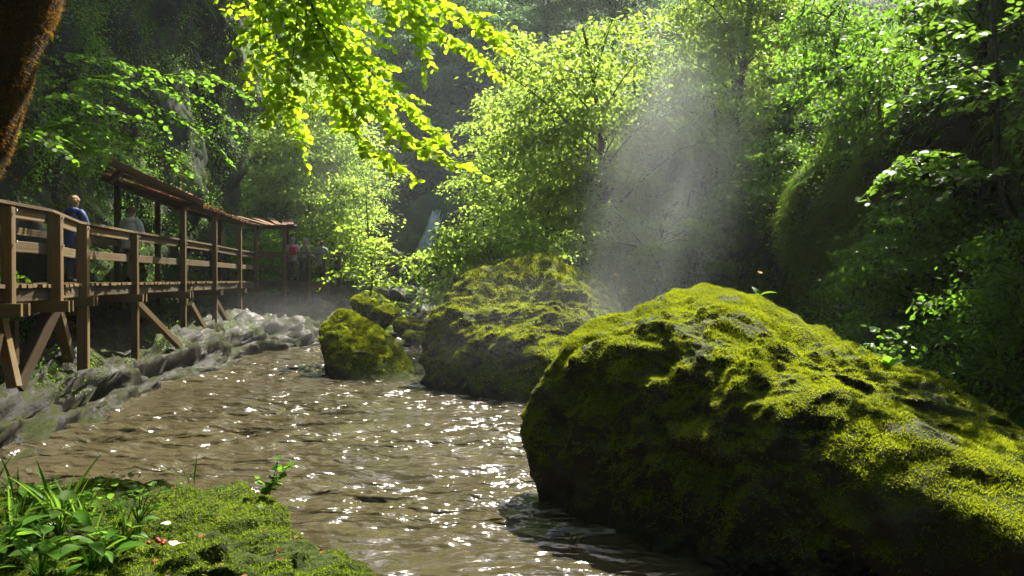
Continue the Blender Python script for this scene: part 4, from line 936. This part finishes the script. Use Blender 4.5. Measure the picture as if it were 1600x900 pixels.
def person(loc, face, H, label, coat, coat_len, hair, trousers, stride=.2, arms=((.28, .1), (.28, .05)), hood=False, pack=None, cap=None, bend=0., shoes=(.03, .025, .02), hand_item=False):
    """local frame: facing +y; z up; unit height scaled by H"""
    e = empty('person', loc, label, 'person'); e.rotation_euler = (0, 0, face); e.scale = (H,)*3
    fw = bend
    V, E, R = [], [], []
    def add(p, r, par=None):
        V.append(p); R.append(r)
        if par is not None: E.append((par, len(V) - 1))
        return len(V) - 1
    pel = add((0, 0, .52), (.085, .065)); sp_ = add((0, fw*.3, .62), (.075, .06), pel); ch = add((0, fw*.7, .73), (.095, .065), sp_); nb_ = add((0, fw, .825), (.045, .045), ch); nk = add((0, fw + .008, .86), (.033, .036), nb_)
    h1 = add((0, fw + .016, .895), (.045, .052), nk); h2 = add((0, fw + .014, .935), (.05, .062), h1); h3 = add((0, fw + .008, .97), (.036, .046), h2)
    feet = []
    for sg, st in ((-1, stride), (1, -stride)):
        hp = add((sg*.055, 0, .49), .056, pel); kn = add((sg*.055, st*.55 + .015, .275), .038, hp); an = add((sg*.055, st*.8 - .02, .05 + max(0, -st)*.18), .024, kn); ft = add((sg*.06, st*.8 + .035, .022), .022, an); tt = add((sg*.06, st*.8 + .085, .018), .018, ft); feet.append((sg*.055, st*.8, kn))
    hands = []
    for sg, (sw, fl_) in ((-1, arms[0]), (1, arms[1])):
        sh = add((sg*.105, fw*.95, .80), .036, ch); el = add((sg*.135, fw*.9 + sw*.18 - .02, .635), .027, sh); wr = add((sg*.135, fw*.9 + sw*.45 + fl_, .505 + fl_*.9), .018, el); pm = add((sg*.133, fw*.9 + sw*.53 + fl_*1.25, .462 + fl_*1.0), (.012, .022), wr)
        dirn = norm(np.array(V[pm]) - np.array(V[wr]))
        for q in range(4):
            b_ = np.array(V[pm]) + dirn*.012 + np.array([0, (q - 1.5)*.010, 0]); k1 = add(tuple(b_ + dirn*.018), .0055, pm); add(tuple(b_ + dirn*(.034 + .005*(q in (1, 2))) + np.array([-sg*.008, 0, 0])), .0045, k1)
        add(tuple(np.array(V[pm]) + np.array([-sg*.004, .024, -.012])), .006, pm); hands.append((V[sh], V[el], V[wr], V[pm]))
    body = skin_obj('body', V, E, R, M['skin'], e)
    # face and ears
    gf = Geo(); iv, if_ = ICO5
    for c_, s_ in (((0, fw + .072, .918), (.008, .013, .012)), ((-.052, fw + .012, .918), (.006, .012, .017)), ((.052, fw + .012, .918), (.006, .012, .017))): gf.add(iv*np.array(s_) + np.array(c_), if_)
    gf.obj('face_features', M['skin'], e)
    ge = Geo()
    for sx in (-.02, .02): ge.add(iv*np.array([.007, .004, .004]) + np.array([sx, fw + .068, .935]), if_)
    ge.add(iv*np.array([.017, .004, .003]) + np.array([0, fw + .064, .892]), if_); ge.obj('eyes_and_mouth', cloth('eye_dark', (.03, .02, .02)), e)
    # hair
    d = iv.copy(); keep = (d[:, 2] > -.45 + .75*np.clip(d[:, 1], 0, 1)); idx = np.where(keep)[0]; mp = -np.ones(len(d), int); mp[idx] = np.arange(len(idx)); fk = if_[(keep[if_]).all(1)]
    hv = d[idx]*np.array([.060, .070, .066]) + np.array([0, fw + .008, .937]); hv = hv + norm(hv - np.array([0, fw, .93]))*(.008*fbm(hv*40, 3))[:, None]
    Geo().add(hv, mp[fk]).obj('hair' if cap is None else 'cap', cap or hair, e)
    # trousers and shoes
    for sg, fx in zip((-1, 1), feet):
        kn = np.array(V[fx[2]]); an = np.array(V[fx[2] + 1]); g = Geo(); tube(g, curve([(sg*.05, 0, .54), (sg*.055, .0, .48), kn, an + np.array([0, 0, .0])], 10), np.interp(np.arange(10), [0, 3, 6, 9], [.07, .064, .046, .036]), 14); g.obj('trouser_leg', trousers, e)
        ft = np.array(V[fx[2] + 2]); tt = np.array(V[fx[2] + 3]); g = Geo(); tube(g, [an + np.array([0, -.02, -.005]), ft + np.array([0, -.01, .004]), (ft + tt)/2, tt + np.array([0, .012, 0])], [.026, .030, .029, .016], 12); g.obj('shoe', cloth('shoe_leather', shoes), e)
    # coat
    zb = coat_len; ring = []
    for z in np.linspace(zb, .835, 16):
        q = (z - .5)/.335; rx = np.interp(z, [zb, .52, .62, .74, .80, .835], [.135 if zb < .4 else .118, .112, .104, .118, .105, .05]); ry = np.interp(z, [zb, .52, .62, .74, .80, .835], [.105 if zb < .4 else .085, .085, .075, .082, .066, .045]); ring.append((0, fw*np.clip((z - .5)/.33, 0, 1), z, rx, ry))
    ring = [(0, 0, zb + .01, ring[0][3]*.85, ring[0][4]*.85)] + ring + [(0, fw, .85, .040, .042)]
    co = loft('coat', ring, coat, e, 30, .16, int(H*100) % 17)
    for sh, el, wr, pm in hands:
        g = Geo(); sh, el, wr = map(np.array, (sh, el, wr)); tube(g, curve([sh*np.array([.72, 1, 1]) + np.array([0, 0, .004]), sh, el, wr], 12), np.interp(np.arange(12), [0, 3, 7, 11], [.05, .052, .040, .031]), 14)
        v_ = g.v[0]; g.v[0] = v_ + norm(v_ - v_.mean(0))*(.006*fbm(v_*22, 2))[:, None]; g.obj('sleeve', coat, e)
    if hood:
        g = Geo(); tube(g, curve([(-.062, fw + .012, .835), (-.055, fw - .035, .828), (0, fw - .066, .812), (.055, fw - .035, .828), (.062, fw + .012, .835)], 12), np.array([.018, .026, .032, .036, .038, .040, .040, .038, .036, .032, .026, .018]), 12); g.obj('hood', coat, e)
    if pack is not None:
        v_, f_ = hull_shape([(x, y, z) for x in (-.075, .075) for y in (-.16, -.06) for z in (.58, .80)], ICO5, 6, .006, 20, 1, .002); Geo().add(v_ + np.array([0, fw, 0]), f_).obj('backpack', pack, e)
    if hand_item:
        pm = np.array(hands[1][3]); g = Geo(); tube(g, curve([pm + np.array([0, -.03, .01]), pm + np.array([.0, .05, -.01]), pm + np.array([0, .09, .0])], 8), .010, 8); g.obj('umbrella_handle', cloth('pale_handle', (.5, .5, .5)), e)
    return e
blonde, brown, grey_h = cloth('blonde_hair', (.42, .27, .12)), cloth('brown_hair', (.10, .055, .03)), cloth('grey_hair', (.3, .29, .28))
person((-8.75, 15.9, ZD), -.25, 1.74, 'walker in a long blue rain coat with short blond hair', cloth('blue_coat', (.045, .075, .22), .6), .20, blonde, cloth('navy', (.03, .035, .06)), .16, arms=((.1, .02), (.35, .16)), hood=True, hand_item=True)
person((-8.80, 18.4, ZD), -.1, 1.74, 'walker in a hooded light grey jacket under the near roof', cloth('grey_coat', (.42, .42, .40)), .44, brown, cloth('khaki', (.10, .085, .06)), .18, hood=True)
def pw(px, d): return ((px - 800)/F*d, d, ZD)
person(pw(457, 30.6), .4, 1.66, 'far walker with a red pack beside the last roof post', cloth('pale_pink', (.42, .32, .33)), .46, grey_h, cloth('khaki', (.10, .085, .06)), .1, pack=cloth('red_pack', (.55, .03, .06)))
person(pw(473, 31.0), -.9, 1.66, 'stooping far walker in a tan jacket', cloth('tan_coat', (.34, .28, .22)), .44, grey_h, cloth('olive', (.06, .065, .045)), .1, bend=.07)
person(pw(503, 32.3), -.1, 1.60, 'far walker in a grey coat beyond the roof', cloth('stone_coat', (.36, .36, .33)), .36, brown, cloth('khaki', (.10, .085, .06)), .1, hood=True)
person(pw(528, 34.2), -.5, 1.58, 'farthest walker in dark jacket and white cap', cloth('dark_jacket', (.05, .07, .10)), .46, grey_h, cloth('olive', (.06, .065, .045)), .1, cap=cloth('white_cap', (.75, .68, .5)))

# ------------------------------------------------------------------ air
m, t, out = newmat('haze_air'); pv = t.nodes.new('ShaderNodeVolumePrincipled'); pv.inputs['Color'].default_value = (.93, .97, 1, 1); pv.inputs['Density'].default_value = .0003; pv.inputs['Anisotropy'].default_value = .45
t.links.new(pv.outputs[0], out.inputs['Volume'])
v = [(x, y, z) for x in (-63, 63) for y in (-47, 94) for z in (-2.6, 50)]
hz = Geo().add(v, [(0, 1, 3, 2), (4, 6, 7, 5), (0, 4, 5, 1), (2, 3, 7, 6), (0, 2, 6, 4), (1, 5, 7, 3)]).obj('haze', m, None, False)
tag(hz, 'thin pale haze filling the gorge', 'haze', kind='stuff')

def mist(loc, rot, scale, dens, label, nscale=2.0, col=(.95, .98, 1, 1)):
    m, t, out = newmat('mist_air'); pv = t.nodes.new('ShaderNodeVolumePrincipled'); pv.inputs['Color'].default_value = col; pv.inputs['Anisotropy'].default_value = .35
    c = t.nodes.new('ShaderNodeTexCoord'); ln = t.nodes.new('ShaderNodeVectorMath'); ln.operation = 'LENGTH'; t.links.new(c.outputs['Object'], ln.inputs[0])
    f = math_(t, 'SUBTRACT', 1.0, ln.outputs['Value'], True); f = math_(t, 'POWER', f, 1.6)
    n = tex(t, nscale, 2, .5); n = math_(t, 'MULTIPLY', math_(t, 'SUBTRACT', n, .30, True), 3.4)
    t.links.new(math_(t, 'MULTIPLY', math_(t, 'MULTIPLY', f, n), dens), pv.inputs['Density']); t.links.new(pv.outputs[0], out.inputs['Volume'])
    o = Geo().add(ICO5[0], ICO5[1]).obj('mist', m); o.location = tuple(loc); o.rotation_euler = rot; o.scale = scale
    return tag(o, label, 'mist', kind='stuff')
qs = Vector(SDIR).to_track_quat('Z', 'Y').to_euler()
mist(P(1050, 285, 19.5), qs, (2.6, 2.6, 7.6), .115, 'mist shaped as a slanting light shaft between the broad boulder and the right cliff')  # light beam put into the mist's shape, tilted along the sun direction
mist(P(440, 500, 24), (0, 0, 0), (4.5, 5, 1.5), .02, 'low mist under the far end of the walkway')
mist(P(900, 520, 16.5), (0, 0, 0), (4.5, 3.5, 1.9), .06, 'low mist drifting round the broad boulder')

mist((-3, 46, 9), (0, 0, 0), (15, 9, 11), .006, 'pale hazy air before the far hillside', 1.0, (.72, .88, 1, 1))

# red berries and low leaf carpet on the foreground rock
b = fgp(243, 2.95); e = empty('berry_cluster', b, 'small cluster of red berries in the moss beside the pale petals', 'berries')
M['berry'] = mat_plain('red_berry', (.28, .025, .01), .5, .2)
for k in range(5):
    o = Geo().add(ICO5[0]*.0075*(1 + .25*(k % 2)), ICO5[1]).obj('berry', M['berry'], e); o.location = (.022*math.cos(k*1.9), .03*math.sin(k*2.3), .018 + .006*(k % 3))
rng = np.random.default_rng(41)
pp, nn = sample_mesh(fgv, fgf, 2600, rng, lambda c, n: (n[:, 2] > .5)*(c[:, 1] > 1.9)*np.clip(1.2 - (c[:, 0] + 2.6)*.95 + .8*fbm(c*3, 2), 0, 1)**2)
g = Geo(); leaves(g, pp + np.array([0, 0, 1.0])*rng.uniform(.005, .05, (len(pp), 1)), rng.normal(size=pp.shape)*np.array([1, 1, .3]), np.array([0, 0, 1.0]) + rng.normal(size=pp.shape)*.4, rng.uniform(.018, .05, len(pp)), np.clip(rng.normal(.5, .3, len(pp)), 0, 1), LEAF_NEAR)
tag(g.obj('ground_leaves', M['leaf_shade']), 'low small leaves carpeting the left of the foreground rock', 'ground cover', kind='stuff')
pp, nn = sample_mesh(fgv, fgf, 260, rng, lambda c, n: (n[:, 2] > .5)*(c[:, 1] > 1.9))
g = Geo(); leaves(g, pp + np.array([0, 0, .012]), rng.normal(size=pp.shape)*np.array([1, 1, .2]), np.array([0, 0, 1.0]) + rng.normal(size=pp.shape)*.4, rng.uniform(.012, .03, len(pp)), rng.random(len(pp)), LEAF_NEAR)
tag(g.obj('leaf_litter', M['litter']), 'brown dead leaf scraps on the foreground moss', 'leaf litter', kind='stuff')
GR = {'tree': 'trees of the gorge', 'shrub': 'shrubs on cliffs and banks', 'person': 'walkers on the timber walkway', 'boulder': 'boulders of the river', 'fern': 'ferns on cliff and roof', 'plant': 'small leafy plants', 'grass': 'grass tufts', 'petal': 'pale petals', 'sapling': 'saplings', 'flower': 'yellow flowers'}
for o in COL.objects:
    if o.parent is None and o.get('category') in GR and not o.get('kind'): o['group'] = GR[o['category']]

mist((-8.5, 36.5, 6.5), (0, 0, 0), (5.5, 5, 7), .018, 'sunlit haze among the pale trees beyond the walkway', 1.2)

# root every tree and shrub in the ground that is nearest to it
from mathutils.bvhtree import BVHTree
def bvh(g): 
    f = grid_faces(*g.shape[:2]); return BVHTree.FromPolygons(g.reshape(-1, 3).tolist(), f.tolist())
_bv = [bvh(x) for x in (gL, gR, gH, gI)]
for o in COL.objects:
    if o.parent is None and o.type == 'EMPTY' and o.get('category') in ('tree', 'shrub') and 'viewpoint' not in o['label'] and o.name.split('.')[0] in ('tree', 'shrub'):
        drop, near, at_ = 99, 99, None
        for b_ in _bv:
            h = b_.ray_cast(o.location + Vector((0, 0, .4)), Vector((0, 0, -1)))
            if h[0] is not None and h[3] - .4 < drop: drop = h[3] - .4
            q = b_.find_nearest(o.location)
            if q[0] is not None and q[3] < near: near, at_ = q[3], q[0]
        if drop <= 1.4: o.location.z -= drop + .06
        elif at_ is not None: o.location = at_ - Vector((0, 0, .06))
for o in COL.objects:
    if o.parent is None and o.type == 'EMPTY' and o.get('label', '').startswith('tree behind the viewpoint'): o.location.z = -1.5
